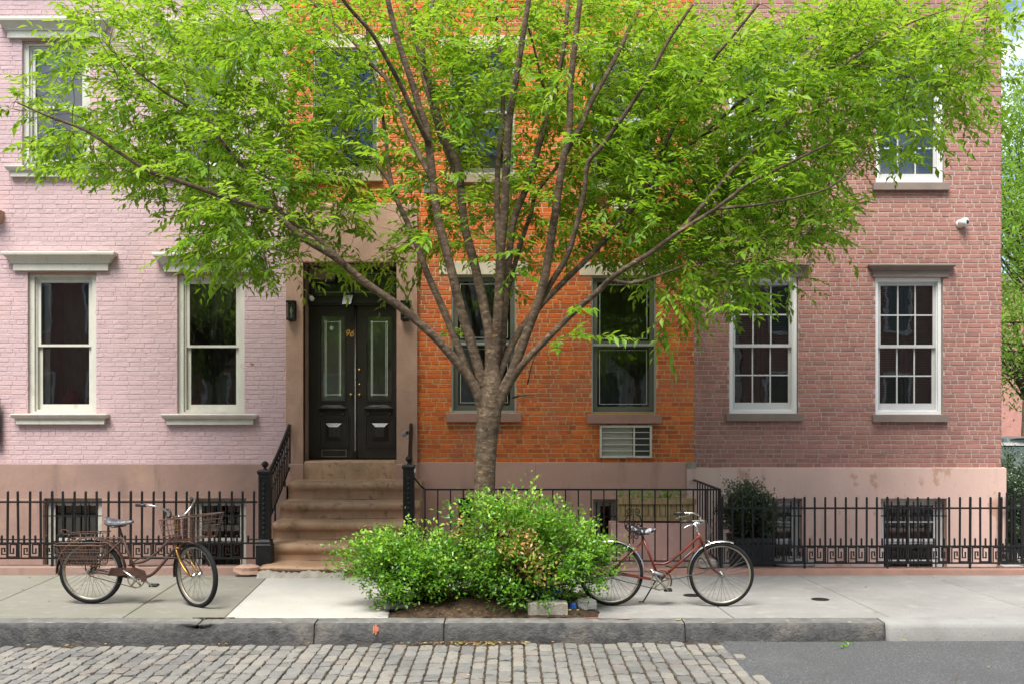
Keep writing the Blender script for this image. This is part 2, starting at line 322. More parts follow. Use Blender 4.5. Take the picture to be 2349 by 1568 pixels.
def leaf_mesh(name, P, D, Nn, ln, wd, var, mat, parent, fold=.18, droop=.0):
    """P base points, D unit axes, Nn unit normals; five vertices and four triangles for each leaf"""
    n = len(P); S = np.cross(D, Nn); S /= np.linalg.norm(S, axis=1)[:, None]+1e-9
    ln = np.asarray(ln)[:, None]; wd = np.asarray(wd)[:, None]
    M_ = P+D*ln*.45; V = np.empty((n, 5, 3))
    V[:, 0] = P; V[:, 1] = M_+S*wd*.5+Nn*wd*fold; V[:, 2] = M_-Nn*wd*fold*.3; V[:, 3] = M_-S*wd*.5+Nn*wd*fold; V[:, 4] = P+D*ln-Nn*ln*droop
    off = np.array(wloc(parent)); V -= off
    tri = np.array([[0, 2, 1], [0, 3, 2], [1, 2, 4], [2, 3, 4]])
    F = (np.arange(n)[:, None, None]*5+tri[None]).reshape(-1, 3)
    me = bpy.data.meshes.new(name); me.vertices.add(n*5); me.vertices.foreach_set('co', V.reshape(-1))
    me.loops.add(len(F)*3); me.loops.foreach_set('vertex_index', F.reshape(-1).astype(np.int32))
    me.polygons.add(len(F)); me.polygons.foreach_set('loop_start', (np.arange(len(F))*3).astype(np.int32))
    try: me.polygons.foreach_set('loop_total', np.full(len(F), 3, np.int32))
    except Exception: pass
    a = me.attributes.new('var', 'FLOAT', 'FACE'); a.data.foreach_set('value', np.repeat(var, 4).astype(np.float32))
    me.materials.append(mat); me.update(calc_edges=True); me.validate()
    o = link(name, me, parent); o['kind'] = 'stuff'; return o
def unit(a): return a/(np.linalg.norm(a, axis=-1, keepdims=True)+1e-9)

# ------------------------------------------------------------------ ground, road, pavement
def zst(x): return -.172+.005*max(-8, min(8, x))
def sheet(name, xs, ys, zf, mat, label=None, parent=None, jit=0):
    m = MB(); nx, ny = len(xs), len(ys)
    for y in ys:
        for x in xs: m.v.append((x, y, zf(x)+random.uniform(-jit, jit)))
    for j in range(ny-1):
        for i in range(nx-1): m.face([j*nx+i, j*nx+i+1, (j+1)*nx+i+1, (j+1)*nx+i], .5, jit > 0)
    o = m.build(name, mat, parent)
    if parent is None: tag(o, label, kind='structure')
    return o
sheet('ground', [-900, 900], [-900, 900], lambda x: -.95, ASP, 'flat city ground under the street and houses')
KY = -5.15                                     # front face of the kerb
road = sheet('cobbled_road', np.linspace(-60, 2.35, 40), [-14, -12, -9, -7.6, -6.5, KY+.05], lambda x: zst(x)-.019, DRT, 'cobbled roadway of grey granite blocks along the kerb', jit=.004)
# granite blocks: courses run across the street
cob = []
x = -7.6; ci = 0
while x < 2.08:
    wdt = random.uniform(.098, .132); y = KY-.03-random.uniform(0, .12)
    while y > -8.2:
        ln = random.uniform(.14, .23)
        if not (x < -8):
            edge = 2.0+.14*((-5.2-y)/1.5)+random.uniform(-.06, .06)
            if x+wdt < edge+.05: cob.append((x+wdt/2, y-ln/2, wdt, ln))
        y -= ln+random.uniform(.006, .013)
    x += wdt+random.uniform(.007, .014); ci += 1
def stone_mesh(k):
    m = MB(); r_ = random.Random(k); bl = .25
    top = []
    def rr(q): return r_.uniform(-q, q)
    lv = [(-.09, .50, .50), (-.020, .50, .50), (-.006, .485, .49), (0, .45, .47)]
    n = 0
    for (z, hx, hy) in lv:
        pts = []
        for (sx, sy) in ((-1, -1), (0, -1), (1, -1), (1, 0), (1, 1), (0, 1), (-1, 1), (-1, 0)):
            c = .90 if sx and sy else 1.0
            pts.append((sx*hx*c+rr(.03), sy*hy*c+rr(.02), z+rr(.003)))
        m.v += pts
    for i in range(3):
        for k2 in range(8):
            l = (k2+1) % 8; m.face([i*8+k2, i*8+l, (i+1)*8+l, (i+1)*8+k2], r_.random(), False)
    m.v.append((rr(.1), rr(.1), .001+rr(.003))); c = len(m.v)-1
    for k2 in range(8): m.face([24+k2, 24+(k2+1) % 8, c], 0, False)
    return m
svars = [stone_mesh(100+k) for k in range(24)]
smesh = []
for m in svars:
    q = random.random(); m.a = [q]*len(m.f)
    o = m.build('granite_block', COB, None, attr=True); smesh.append(o.data); bpy.data.objects.remove(o)
def seen_xy(cx, cy): return abs(cx) < (cy-CAM_Y)*.485 and cy > -6.95
cob.sort(key=lambda c: (not seen_xy(c[0], c[1]), -c[2]*c[3]*1/(c[1]-CAM_Y)**2))
rest = MB()
for i, (cx, cy, wd, ln) in enumerate(cob):
    k = random.randrange(24); rz = random.gauss(0, .03); zz = zst(cx)+random.uniform(-.008, .006)
    tx, ty = random.gauss(0, .02), random.gauss(0, .02)
    if i < 300:
        o = link('granite_block', smesh[k], road, Vector((cx, cy, zz))-wloc(road)); o.scale = (wd, ln, 1); o.rotation_euler = (tx, ty, rz)
    else:
        mm = svars[k]; n = len(rest.v); cs, sn = math.cos(rz), math.sin(rz); q = random.random()
        for (a, b, c) in mm.v:
            a *= wd; b *= ln; rest.v.append((cx+a*cs-b*sn, cy+a*sn+b*cs, zz+c+a*-ty+b*tx))
        for f in mm.f: rest.face([n+i2 for i2 in f], q, False)
o = rest.build('granite_blocks', COB, road, attr=True); o['kind'] = 'stuff'
asph = sheet('asphalt_road', np.linspace(2.0, 60, 30), [-14, -12, -9, -7, -6, KY+.05], lambda x: zst(x)-.012, ASP, 'grey asphalt patch of roadway beside the cobbles')
cross = sheet('side_street', [9.2, 60], [KY+.05, 0, 10, 40, 160], lambda x: -.125, ASP, 'asphalt side street beyond the house corner')
# ragged asphalt lip over the last blocks
m = MB(); px = []
for i in range(40):
    y = KY+.02-i*.08; px.append((2.03+.16*((-5.2-y)/1.5)+random.uniform(-.05, .05), y))
for (x_, y_) in px: m.v += [(x_, y_, zst(x_)-.022), (x_+.05, y_, zst(x_)+.003), (x_+.5, y_, zst(x_)-.005)]
for i in range(39):
    for k in range(2): m.face([3*i+k, 3*(i+1)+k, 3*(i+1)+k+1, 3*i+k+1], .5)
m.build('asphalt_edge', ASP, asph)
m = MB(); P = [(5.42, -5.48), (5.55, -5.44), (6.4, -5.45), (6.4, -5.62), (5.9, -5.60), (5.62, -5.66)]
m.v = [(a, b, zst(a)-.007) for a, b in P]; m.face(list(range(len(P)))); m.build('road_marking', WPT, asph)
for (a, b, r_) in ((5.0, -5.58, .035), (4.9, -5.61, .02)):
    m = MB(); n = 9; m.v = [(a+r_*math.cos(t)*random.uniform(1, 2), b+r_*math.sin(t)*random.uniform(.6, 1), zst(a)-.007) for t in np.linspace(0, 6.28, n, endpoint=False)]; m.face(list(range(n))); m.build('paint_speck', WPT, asph)

# pavement: slabs with joints
pave = MB().box(-60, 9.0, -4.86, -1.86, -.6, -.02).build('sidewalk', SWK, None)
tag(pave, 'grey concrete sidewalk between the kerb and the iron fences', kind='structure')
YB, YF, YM = -1.95, -4.86, -2.28
def skew(x, y): return x+.066*(-2.0-y)
def slab(xa, xb, ya, yb, mat, dz=0, name='paving_slab', tilt=0):
    g = .006; m = MB(); b = .007
    def P(x, y, z, i): return (skew(x, y), y, z)
    q = [(xa+g, yb+g), (xb-g, yb+g), (xb-g, ya-g), (xa+g, ya-g)]; q2 = [(xa+g+b, yb+g+b), (xb-g-b, yb+g+b), (xb-g-b, ya-g-b), (xa+g+b, ya-g-b)]
    for z, qq in ((-.03, q), (dz-b, q), (dz, q2)):
        for (x_, y_) in qq: m.v.append((skew(x_, y_), y_, z+tilt*(x_-xa)))
    for k in (0, 4):
        for i in range(4): j = (i+1) % 4; m.face([k+i, k+j, k+4+j, k+4+i])
    m.face([8, 9, 10, 11]); return m.build(name, mat, pave)
XS = [-12.2, -10.6, -9.0, -7.3, -5.7, -4.08, -3.06]
for a, b in zip(XS, XS[1:]): slab(a, b, -2.02, YF, SWL)
slab(-3.06, -1.42, -2.28, YF, CON, .006)
slab(-1.42, .62, -2.0, -3.30, SWK)
XS = [.62, 2.03, 3.60, 5.22, 6.85, 8.45]
for a, b in zip(XS, XS[1:]):
    slab(a, b, -1.95, YM, SWK); slab(a, b, YM, YF, SWK)
# iron caps set in the slabs
for (x_, y_, r_) in ((3.38, -3.8, .085), (2.02, -3.55, .09)):
    m = MB().lathe([(r_+.012, .001), (r_+.012, .004), (r_, .004), (r_, .002), (r_*.8, .002), (r_*.78, .006), (.03, .006), (0.001, .006)], (x_, y_, 0), 24)
    cp = tag(m.build('utility_cap', IRG, None, (x_, y_, 0)), 'round iron cap set in the pavement, ' + ('right of the red bicycle' if r_ < .088 else 'seen through the front wheel of the red bicycle'), 'utility cap')
# kerb: long worn stones, one pale concrete length at the right
kerb = tag(MB().box(-60, 9.2, KY+.05, -4.9, -.7, -.06).build('kerb', KRB), 'worn stone kerb along the edge of the sidewalk', kind='structure')
KCH = fx(452, KY)
def kerb_stone(xa, xb, mat, h=0., wear=.012, depth=.30):
    m = MB(); nx = max(6, int((xb-xa)/.045)); pr = random.Random(int(xa*100))
    ph = [pr.uniform(0, 9) for _ in range(6)]
    def nz(x, k, f): return math.sin(x*f+ph[k])*.6+math.sin(x*f*2.7+ph[k+1])*.4
    rows = 7
    for i in range(nx+1):
        x_ = xa+.006+(xb-xa-.012)*i/nx; e = min(x_-xa, xb-x_)
        rnd = max(0, .05-e)*.5
        o1 = nz(x_, 0, 2.2)*wear+nz(x_, 2, 6)*wear*.5; o2 = nz(x_, 3, 3)*wear*.8
        ck = .085*math.exp(-((x_-KCH)/.16)**2); rnd += ck*.9
        pr_ = [(KY-.01+o1*.5+rnd*.6, -.40), (KY-.012+o1+rnd, -.16), (KY-.006+o2+rnd, -.10+o1), (KY+.004+o1*.8+rnd, -.045+o2*.4), (KY+.014+o2*.6+rnd, -.012+h-rnd*.4), (KY+.040+o2, .003+h-rnd*.2+o1*.25), (-4.862, .004+h+o1*.15)]
        for (y_, z_) in pr_: m.v.append((x_, y_+random.gauss(0, .0030)*(wear > .005), z_+random.gauss(0, .0016)*(wear > .005)))
    for i in range(nx):
        for k in range(rows-1): m.face([i*rows+k, (i+1)*rows+k, (i+1)*rows+k+1, i*rows+k+1], .5, True)
    m.face([k for k in range(rows)][::-1]); m.face([nx*rows+k for k in range(rows)])
    o = m.build('kerb_stone', mat, kerb)
    if wear > .005:                                      # worn, dusty upper face, made paler still to stand in for top light
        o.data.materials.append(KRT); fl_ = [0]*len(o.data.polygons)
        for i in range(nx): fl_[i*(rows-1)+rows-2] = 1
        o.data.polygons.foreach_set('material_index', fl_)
    return o
KX = [-12, -9.6, -7.4]+[fx(v, KY) for v in (450, 720, 1018, 1572, 2032)]
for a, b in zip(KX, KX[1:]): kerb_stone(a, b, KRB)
kerb_stone(KX[-1], KX[-1]+2.2, KRW, .006, .002); kerb_stone(KX[-1]+2.2, KX[-1]+4.2, KRW, .006, .002)
# broken notch patch beside the white slab, orange and red spray marks
m = MB(); x0 = fx(437, -4.95); x1 = fx(535, -4.95)
for i in range(14):
    t = i/13; xx = x0+(x1-x0)*t; m.v += [(xx, -4.905+random.uniform(-.02, .015)-.015*math.sin(t*3.1), .0125), (xx, -4.87+random.uniform(-.008, .008), .0125)]
for i in range(13): m.face([2*i, 2*i+2, 2*i+3, 2*i+1])
m.build('broken_notch_dirt', DRT, kerb)
def spray(name, pts, mat):
    m = MB(); n = len(pts); m.v = pts; m.face(list(range(n))); return m.build(name, mat, kerb)
xo = fx(862, KY)
for (dx, za, zb_, wd) in ((-.016, -.085, -.01, .014), (.004, -.10, .004, .016), (.022, -.07, -.02, .010)):
    spray('orange_mark', [(xo+dx-wd/2, KY-.030, za), (xo+dx+wd/2, KY-.030, za+.008), (xo+dx+wd*.6, KY-.026, (za+zb_)/2), (xo+dx+wd/2, KY-.012, zb_-.006), (xo+dx-wd/2, KY-.012, zb_), (xo+dx-wd*.4, KY-.026, (za+zb_)/2-.01)], OPT)
for (v0, v1, y0, y1, mt) in ((1335, 1400, -4.94, -4.885, RPT), (1412, 1450, -4.98, -4.90, RPT), (1548, 1562, -5.0, -4.95, pmat('yellow_spray_paint', shades((.42, .32, .12)), 30, .8))):
    n = 12; spray('spray_mark', [(fx((v0+v1)/2, KY+.2)+(fx(v1, KY)-fx(v0, KY))*.5*math.cos(t)*random.uniform(.6, 1.1), (y0+y1)/2+(y1-y0)*.5*math.sin(t)*random.uniform(.5, 1.1), .0125) for t in np.linspace(0, 2*math.pi, n, endpoint=False)], mt)
# opposite pavement (the camera stands on it)
op = tag(MB().box(-60, 60, -23.4, -13.6, -.6, -.02).build('opposite_sidewalk', SWK), 'sidewalk on the near side of the street', kind='structure')
aw = sheet('areaway_floor', [-12.2, 9.2], [-1.9, .4], lambda x: -.75, BRD, 'sunken paved areaway below the basement windows')

# ------------------------------------------------------------------ bricks and walls
def brick_variants(proud, jit, n=16):
    out = []
    for k in range(n):
        m = MB(); r_ = random.Random(k*7+int(proud*1e4)); b = .0042
        def j(q): return r_.uniform(-q, q)
        m.v = [(-.5, 0, -.5), (.5, 0, -.5), (.5, 0, .5), (-.5, 0, .5)]
        fr = [(-.5+b*4.6, -.5+b*16), (.5-b*4.6, -.5+b*16), (.5-b*4.6, .5-b*16), (-.5+b*4.6, .5-b*16)]
        m.v += [(x_+j(.008), -proud+j(jit), z_+j(.02)) for x_, z_ in fr]
        a = (k+.5)/n
        for i in range(4): l = (i+1) % 4; m.face([i, l, 4+l, 4+i], a)
        m.face([4, 5, 6, 7], a); out.append(m)
    return out
def brick_wall(house, x0, x1, z0, z1, holes, skips, bm_, mm, proud=.008, jit=.0015, back=.35, name='wall', course=.0672, gap=.0135, bond='flemish', seed=1, wav=0.0):
    """mortar backing with real openings, then every brick; holes are (x0,x1,z0,z1,depth)"""
    r_ = random.Random(seed)
    xs = sorted({x0, x1, *[h[0] for h in holes], *[h[1] for h in holes]}); zs = sorted({z0, z1, *[h[2] for h in holes], *[h[3] for h in holes]})
    xs = [x for x in xs if x0 <= x <= x1]; zs = [z for z in zs if z0 <= z <= z1]
    m = MB()
    for a, b in zip(xs, xs[1:]):
        for c, d in zip(zs, zs[1:]):
            cx, cz = (a+b)/2, (c+d)/2
            if any(h[0] < cx < h[1] and h[2] < cz < h[3] for h in holes): continue
            n = len(m.v); m.v += [(a, 0, c), (b, 0, c), (b, 0, d), (a, 0, d)]; m.face([n, n+1, n+2, n+3])
    for h in holes:
        n = len(m.v); a, b, c, d, e = h[:5]
        m.v += [(a, 0, c), (b, 0, c), (b, 0, d), (a, 0, d), (a, e, c), (b, e, c), (b, e, d), (a, e, d)]
        for i in range(4): j = (i+1) % 4; m.face([n+i, n+j, n+4+j, n+4+i][::-1])
    wall = m.build(name, mm, house)
    V = brick_variants(proud, jit); ms = []
    for v in V:
        o = v.build('brick', bm_, None, attr=True); ms.append(o.data); bpy.data.objects.remove(o)
    blk = [(h[0], h[1], h[2], h[3]) for h in holes]+skips
    bricks = []; z = z0+gap*.6; row = 0
    while z+course < z1+.001:
        zc = z+course/2
        iv = [(x0, x1)]
        for (a, b, c, d) in blk:
            if c < zc+course*.32 and d > zc-course*.32:
                nv = []
                for (p, q) in iv:
                    if b <= p or a >= q: nv.append((p, q)); continue
                    if a > p: nv.append((p, a))
                    if b < q: nv.append((b, q))
                iv = nv
        seq = []; x = x0-r_.uniform(0, .05)-(row % 2)*.155; k = row
        while x < x1:
            hd = (k % 2 == 0) if bond == 'flemish' else (row % 6 == 0)
            if bond == 'flemish' and r_.random() < .22: hd = not hd
            ln = (.099 if hd else .204)+r_.uniform(-.006, .006); seq.append((x, x+ln)); x += ln+gap+r_.uniform(-.002, .003); k += 1
        for (p, q) in iv:
            for (a, b) in seq:
                a2, b2 = max(a, p+.003), min(b, q-.003)
                if b2-a2 > .022: bricks.append(((a2+b2)/2, zc+r_.uniform(-.0015, .0015), b2-a2, course-gap+r_.uniform(-.002, .002)))
        z += course; row += 1
    def key(b): return (not (b[2] > .19 and 1.2 < b[1] < 5.2 and abs(b[0]) < 7.2), math.hypot(b[0], b[1]-2.07))
    bricks.sort(key=key)
    rest = MB(); W0 = wloc(wall)
    for i, (cx, cz, ln, ht) in enumerate(bricks):
        k = min(15, max(0, int(r_.betavariate(1.6, 1.5)*16))); ry = r_.gauss(0, .006)
        dy = -r_.uniform(0, jit*1.5)
        if i < 300:
            o = link('brick', ms[k], wall, Vector((cx, dy, cz))-W0); o.scale = (ln, 1, ht); o.rotation_euler = (0, ry, 0)
        else:
            n = len(rest.v); cs, sn = math.cos(ry), math.sin(ry)
            for (a, b, c) in V[k].v:
                a *= ln; c *= ht; rest.v.append((cx+a*cs+c*sn, b+dy, cz-a*sn+c*cs))
            for f in V[k].f: rest.face([n+q for q in f], (k+.5)/16)
    o = rest.build('brick_courses', bm_, wall, attr=True); o['kind'] = 'stuff'
    return wall
def room(house, x0, x1, z0, z1, mat=ROO, d=2.0, floors=()):
    m = MB(); n = 0; y0 = .03
    m.v = [(x0, y0, z0), (x1, y0, z0), (x1, y0, z1), (x0, y0, z1), (x0, d, z0), (x1, d, z0), (x1, d, z1), (x0, d, z1)]
    m.face([4, 5, 6, 7])
    for i in range(4): j = (i+1) % 4; m.face([i, j, 4+j, 4+i])
    for z in floors: m.box(x0+.01, x1-.01, .56, d-.01, z-.1, z+.1)
    return m.build('room_interior', mat, house)

def sash(win, name, x0, x1, z0, z1, y, st, rb, rt, mat, cols=1, rows=1, mun=.018, gl=None, th=.035):
    m = MB().ring(x0, x1, z0, z1, st, y, y+th, rb, rt)
    gx0, gx1, gz0, gz1 = x0+st, x1-st, z0+rb, z1-rt
    for i in range(1, cols):
        x = gx0+(gx1-gx0)*i/cols; m.box(x-mun/2, x+mun/2, y+.004, y+th-.004, gz0, gz1)
    for j in range(1, rows):
        z = gz0+(gz1-gz0)*j/rows
        for i in range(cols):
            a = gx0+(gx1-gx0)*i/cols+(mun/2 if i else 0); b = gx0+(gx1-gx0)*(i+1)/cols-(mun/2 if i < cols-1 else 0)
            m.box(a, b, y+.004, y+th-.004, z-mun/2, z+mun/2)
    s = m.build(name, mat, win)
    for i in range(cols):
        for j in range(rows):
            a, b = gx0+(gx1-gx0)*i/cols, gx0+(gx1-gx0)*(i+1)/cols; c, d = gz0+(gz1-gz0)*j/rows, gz0+(gz1-gz0)*(j+1)/rows
            p = MB(); p.v = [(a, y+th*.5, c), (b, y+th*.5, c), (b, y+th*.5, d), (a, y+th*.5, d)]; p.face([0, 1, 2, 3]); p.build('pane', gl or GLS, win)
    return gx0, gx1, gz0, gz1
def curtain(win, x0, x1, z0, z1, y, mat=CUR, amp=.018, n=40, name='curtain'):
    m = MB(); ph = random.uniform(0, 9)
    for i in range(n+1):
        x = x0+(x1-x0)*i/n; yy = y+amp*(math.sin(i*1.1+ph)+.5*math.sin(i*2.3+ph)); m.v += [(x, yy, z0), (x, yy*1.0, z1)]
    for i in range(n): m.face([2*i, 2*i+2, 2*i+3, 2*i+1], .5, True)
    return m.build(name, mat, win)
def louvre(win, x0, x1, z0, z1, y, mat, name='shutter'):
    m = MB().ring(x0, x1, z0, z1, .035, y, y+.025); z = z0+.045
    while z < z1-.05:
        n = len(m.v); m.v += [(x0+.035, y, z), (x1-.035, y, z), (x1-.035, y+.022, z+.03), (x0+.035, y+.022, z+.03)]; m.face([n, n+1, n+2, n+3]); z += .034
    return m.build(name, mat, win)

# ------------------------------------------------------------------ the pink house
PX0, PX1 = -9.4, fx(658)
pink = thing('pink_house', 'pink painted brick row house with cream window hoods, left of the stoop', 'house', ((PX0+PX1)/2, 0, 0))
ZT = 9.3
def rc(v0, v1, w0, w1, Y=.0): return (fx(v0, Y), fx(v1, Y), fz(w1, Y), fz(w0, Y))     # x0,x1,z0,z1 from picture spots on the facade
PW = [rc(64, 221, 625, 947), rc(407, 561, 628, 948), rc(51, 206, 93, 383), rc(399, 553, 97, 386)]
PB = [rc(104, 236, 1141, 1340), rc(440, 566, 1141, 1340)]
PW.append((-9.2, -8.2, PW[0][2], PW[0][3]))
ZP = fz(1064)
holes = [(*r_, .16) for r_ in PW]
hoods = []
for r_ in PW[:4]:
    cx = (r_[0]+r_[1])/2; hoods.append((cx-.68, cx+.68, r_[3]+.02, r_[3]+.30))
brick_wall(pink, PX0, PX1, ZP, ZT-.6, holes, [], PIB, MOP, proud=.0026, jit=.0018, gap=.008, bond='english', seed=3)
def cream_window(r_, house, inner='dark', pointed=False):
    x0, x1, z0, z1 = r_
    win = MB().ring(x0, x1, z0, z1, .075, .05, .155, .03, .06).ring(x0+.075, x1-.075, z0+.03, z1-.06, .028, .085, .150).build('window', CRM, house)
    a, b, c, d = x0+.103, x1-.103, z0+.058, z1-.088; mid = c+(d-c)*.49
    sash(win, 'upper_sash', a, b, mid-.015, d, .10, .045, .035, .05, CRM)
    sash(win, 'lower_sash', a+.004, b-.004, c, mid+.015, .137, .05, .075, .035, CRM)
    cx = (x0+x1)/2; hw = (x1-x0)/2
    MB().loft([(z0-.155, cx-hw-.14, cx+hw+.14, -.07, .0), (z0-.075, cx-hw-.14, cx+hw+.14, -.07, .0), (z0-.070, cx-hw-.18, cx+hw+.18, -.10, .0), (z0-.03, cx-hw-.20, cx+hw+.20, -.125, .0), (z0-.012, cx-hw-.20, cx+hw+.20, -.13, .0), (z0-.003, cx-hw-.19, cx+hw+.19, -.12, .04)]).build('sill', CRM, win)
    zt = z1+.022
    MB().loft([(zt, cx-hw-.19, cx+hw+.19, -.055, .0), (zt+.10, cx-hw-.19, cx+hw+.19, -.055, .0), (zt+.105, cx-hw-.22, cx+hw+.22, -.075, .0), (zt+.125, cx-hw-.225, cx+hw+.225, -.08, .0), (zt+.15, cx-hw-.24, cx+hw+.24, -.095, .0),
               (zt+.20, cx-hw-.285, cx+hw+.285, -.14, .0), (zt+.215, cx-hw-.31, cx+hw+.31, -.165, .0), (zt+.245, cx-hw-.315, cx+hw+.315, -.17, .0), (zt+.262, cx-hw-.31, cx+hw+.31, -.16, .0)]).build('hood', CRM, win)
    if inner in ('dark', 'shutter'): curtain(win, a+.16, b-.01, c+.02, d-.02, .62, SHC, .03)  # added cloth stands in for a dull reflected tone in the pane
    box('lintel_board', BRS, win, x0, x1, .03, .05, z1-.03, z1+.0, .002)  # thin brown strip across the head of the opening
    if inner == 'shutter':
        sh = MB().ring(a+.055, a+.135, c+.05, mid-.05, .022, .20, .225).box(a+.077, a+.113, .206, .22, c+.072, mid-.072); sh.build('inner_shutter', CRM, win)
        sh = MB().ring(a+.055, a+.135, mid+.02, d-.05, .022, .20, .225).box(a+.077, a+.113, .206, .22, mid+.042, d-.072); sh.build('inner_shutter', CRM, win)
        m = MB().lathe([(.001, 0), (.05, .02), (.11, .10), (.12, .17), (.07, .25), (.02, .28), (.02, .34), (.001, .35)], (a+.36, .42, z0+.05), 14); m.build('red_vase', pmat('red_vase_glaze', shades((.25, .02, .02)), 5, .3), win)
        box('window_seat', BRD, win, x0, x1, .3, .9, z0-.05, z0+.05)
    if inner == 'curtain':
        curtain(win, a+.02, b-.02, c+.03, d-.03, .24); 
    if inner == 'half':
        curtain(win, a+.02, b-.02, mid+.02, d-.03, .195); curtain(win, a+.02, a+.26, c+.03, mid+.02, .20); curtain(win, b-.2, b-.02, c+.03, mid+.02, .20); curtain(win, a+.02, b-.02, c+.03, mid, .34, SHC, .02)
    return win
cream_window(PW[0], pink, 'shutter'); cream_window(PW[1], pink); cream_window(PW[2], pink, 'half'); cream_window(PW[3], pink, 'half'); cream_window(PW[4], pink)
# brownstone base with basement windows
def plinth(house, x0, x1, z0, z1, holes, mat, y=-.035, name='plinth', ledge=None):
    xs = sorted({x0, x1, *[h[0] for h in holes], *[h[1] for h in holes]}); zs = sorted({z0, z1, *[h[2] for h in holes], *[h[3] for h in holes]})
    zs = [z for z in zs if z0 <= z <= z1]; m = MB()
    for a, b in zip(xs, xs[1:]):
        for c, d in zip(zs, zs[1:]):
            if any(h[0] < (a+b)/2 < h[1] and h[2] < (c+d)/2 < h[3] for h in holes): continue
            n = len(m.v); m.v += [(a, y, c), (b, y, c), (b, y, d), (a, y, d)]; m.face([n, n+1, n+2, n+3])
    n = len(m.v); m.v += [(x0, y, z1), (x1, y, z1), (x1, .03, z1+.012), (x0, .03, z1+.012)]; m.face([n, n+1, n+2, n+3])
    for xx, o_ in ((x0, 1), (x1, 0)):
        n = len(m.v); m.v += [(xx, y, z0), (xx, y, z1), (xx, .03, z1+.012), (xx, .03, z0)]; m.face([n, n+1, n+2, n+3] if o_ == 0 else [n+3, n+2, n+1, n])
    for (a, b, c, d, e) in holes:
        c = max(c, z0); n = len(m.v); m.v += [(a, y, c), (b, y, c), (b, y, d), (a, y, d), (a, e, c), (b, e, c), (b, e, d), (a, e, d)]
        for i in range(4): j = (i+1) % 4; m.face([n+i, n+j, n+4+j, n+4+i][::-1])
    return m.build(name, mat, house)
pl = plinth(pink, PX0, PX1, -.8, ZP, [(*r_, .2) for r_ in PB], BRD)
# stone course lines of the lower wall: separate panels a little proud
for (a, b) in ((PX0, PB[0][0]), (PB[0][1], PB[1][0]), (PB[1][1], PX1)):
    z = -.5
    for zz in (.20, fz(1141)):
        box('stone_panel', BRD, pl, a+.012, b-.012, -.055, -.034, z+.006, zz-.01, .004); z = zz+.006
def base_window(house, r_, frame, bars=True, cols=1, rows=1, shut=False, yy=.06):
    x0, x1, z0, z1 = r_; z0 = max(z0, -.55)
    win = MB().ring(x0, x1, z0, z1, .075, yy, yy+.09).build('basement_window', frame, house)
    mid = z0+(z1-z0)*.5
    sash(win, 'upper_sash', x0+.075, x1-.075, mid, z1-.075, yy+.03, .045, .04, .04, frame, cols, rows)
    sash(win, 'lower_sash', x0+.075, x1-.075, z0+.075, mid, yy+.05, .045, .05, .04, frame, cols, rows)
    if shut: louvre(win, x0+.1, (x0+x1)/2-.01, z0+.1, z1-.1, yy+.14, SHW); louvre(win, (x0+x1)/2+.01, x1-.1, z0+.1, z1-.1, yy+.14, SHW)
    if bars:
        n = max(4, int((x1-x0)/.105)); MB().box(x0-.0, x1+.0, -.062, -.046, z1-.26, z1-.245).build('grille_rail', IRG, win); MB().box(x0, x1, -.062, -.046, z0+.12, z0+.135).build('grille_rail', IRG, win)
        for i in range(n):
            x = x0+(x1-x0)*(i+.5)/n; MB().tube([(x, -.054, z0+.02), (x, -.054, z1-.12), (x, -.054, z1-.10), (x, -.054, z1-.085), (x, -.054, z1-.06), (x, -.054, z1-.03)], [.009, .009, .017, .009, .013, .003], 6).build('grille_bar', IRG, win)
    return win
for r_ in PB: base_window(pink, r_, CRM)
room(pink, PX0+.01, PX1-.01, -.8, ZT-.6, floors=(ZP+.05, 4.75))
MB().loft([(ZT-.6, PX0, PX1, -.05, 8), (ZT-.3, PX0, PX1, -.12, 8), (ZT-.25, PX0, PX1, -.4, 8), (ZT, PX0, PX1, -.5, 8)]).build('roof_cornice', CRM, pink)
# hood of the next doorway at the left edge
MB().loft([(fz(512), fx(-160), fx(4), -.10, 0), (fz(505), fx(-160), fx(8), -.16, 0), (fz(492), fx(-160), fx(11), -.22, 0), (fz(486), fx(-160), fx(11), -.23, 0)]).build('door_hood', BRS, pink)
m = MB(); q = [(572, 833), (575, 831.5), (579, 832), (584, 833.5), (583, 836), (579, 838.5), (576, 836)]
m.v = [(fx(a), -.0075, fz(b)) for a, b in q]; m.face(list(range(len(q)))[::-1]); m.build('peeled_paint_chip', REB, pink)
sg = thing('wall_sign', 'narrow black sign board at the left edge of the pink wall', 'sign', (fx(-20), -.09, fz(965)))
MB().bbox(fx(-60), fx(7), -.10, -.08, fz(1018), fz(911), .003).build('board', SGN, sg)
for i in range(3): box('lettering', WPT, sg, fx(-6+i*3.3), fx(-4.2+i*3.3), -.1015, -.0995, fz(1002), fz(1000.4), .0001)
box('bracket', IRN, sg, fx(-30), fx(-26), -.08, .0, fz(930), fz(925))
box('bracket', IRN, sg, fx(-30), fx(-26), -.08, .0, fz(1006), fz(1001))

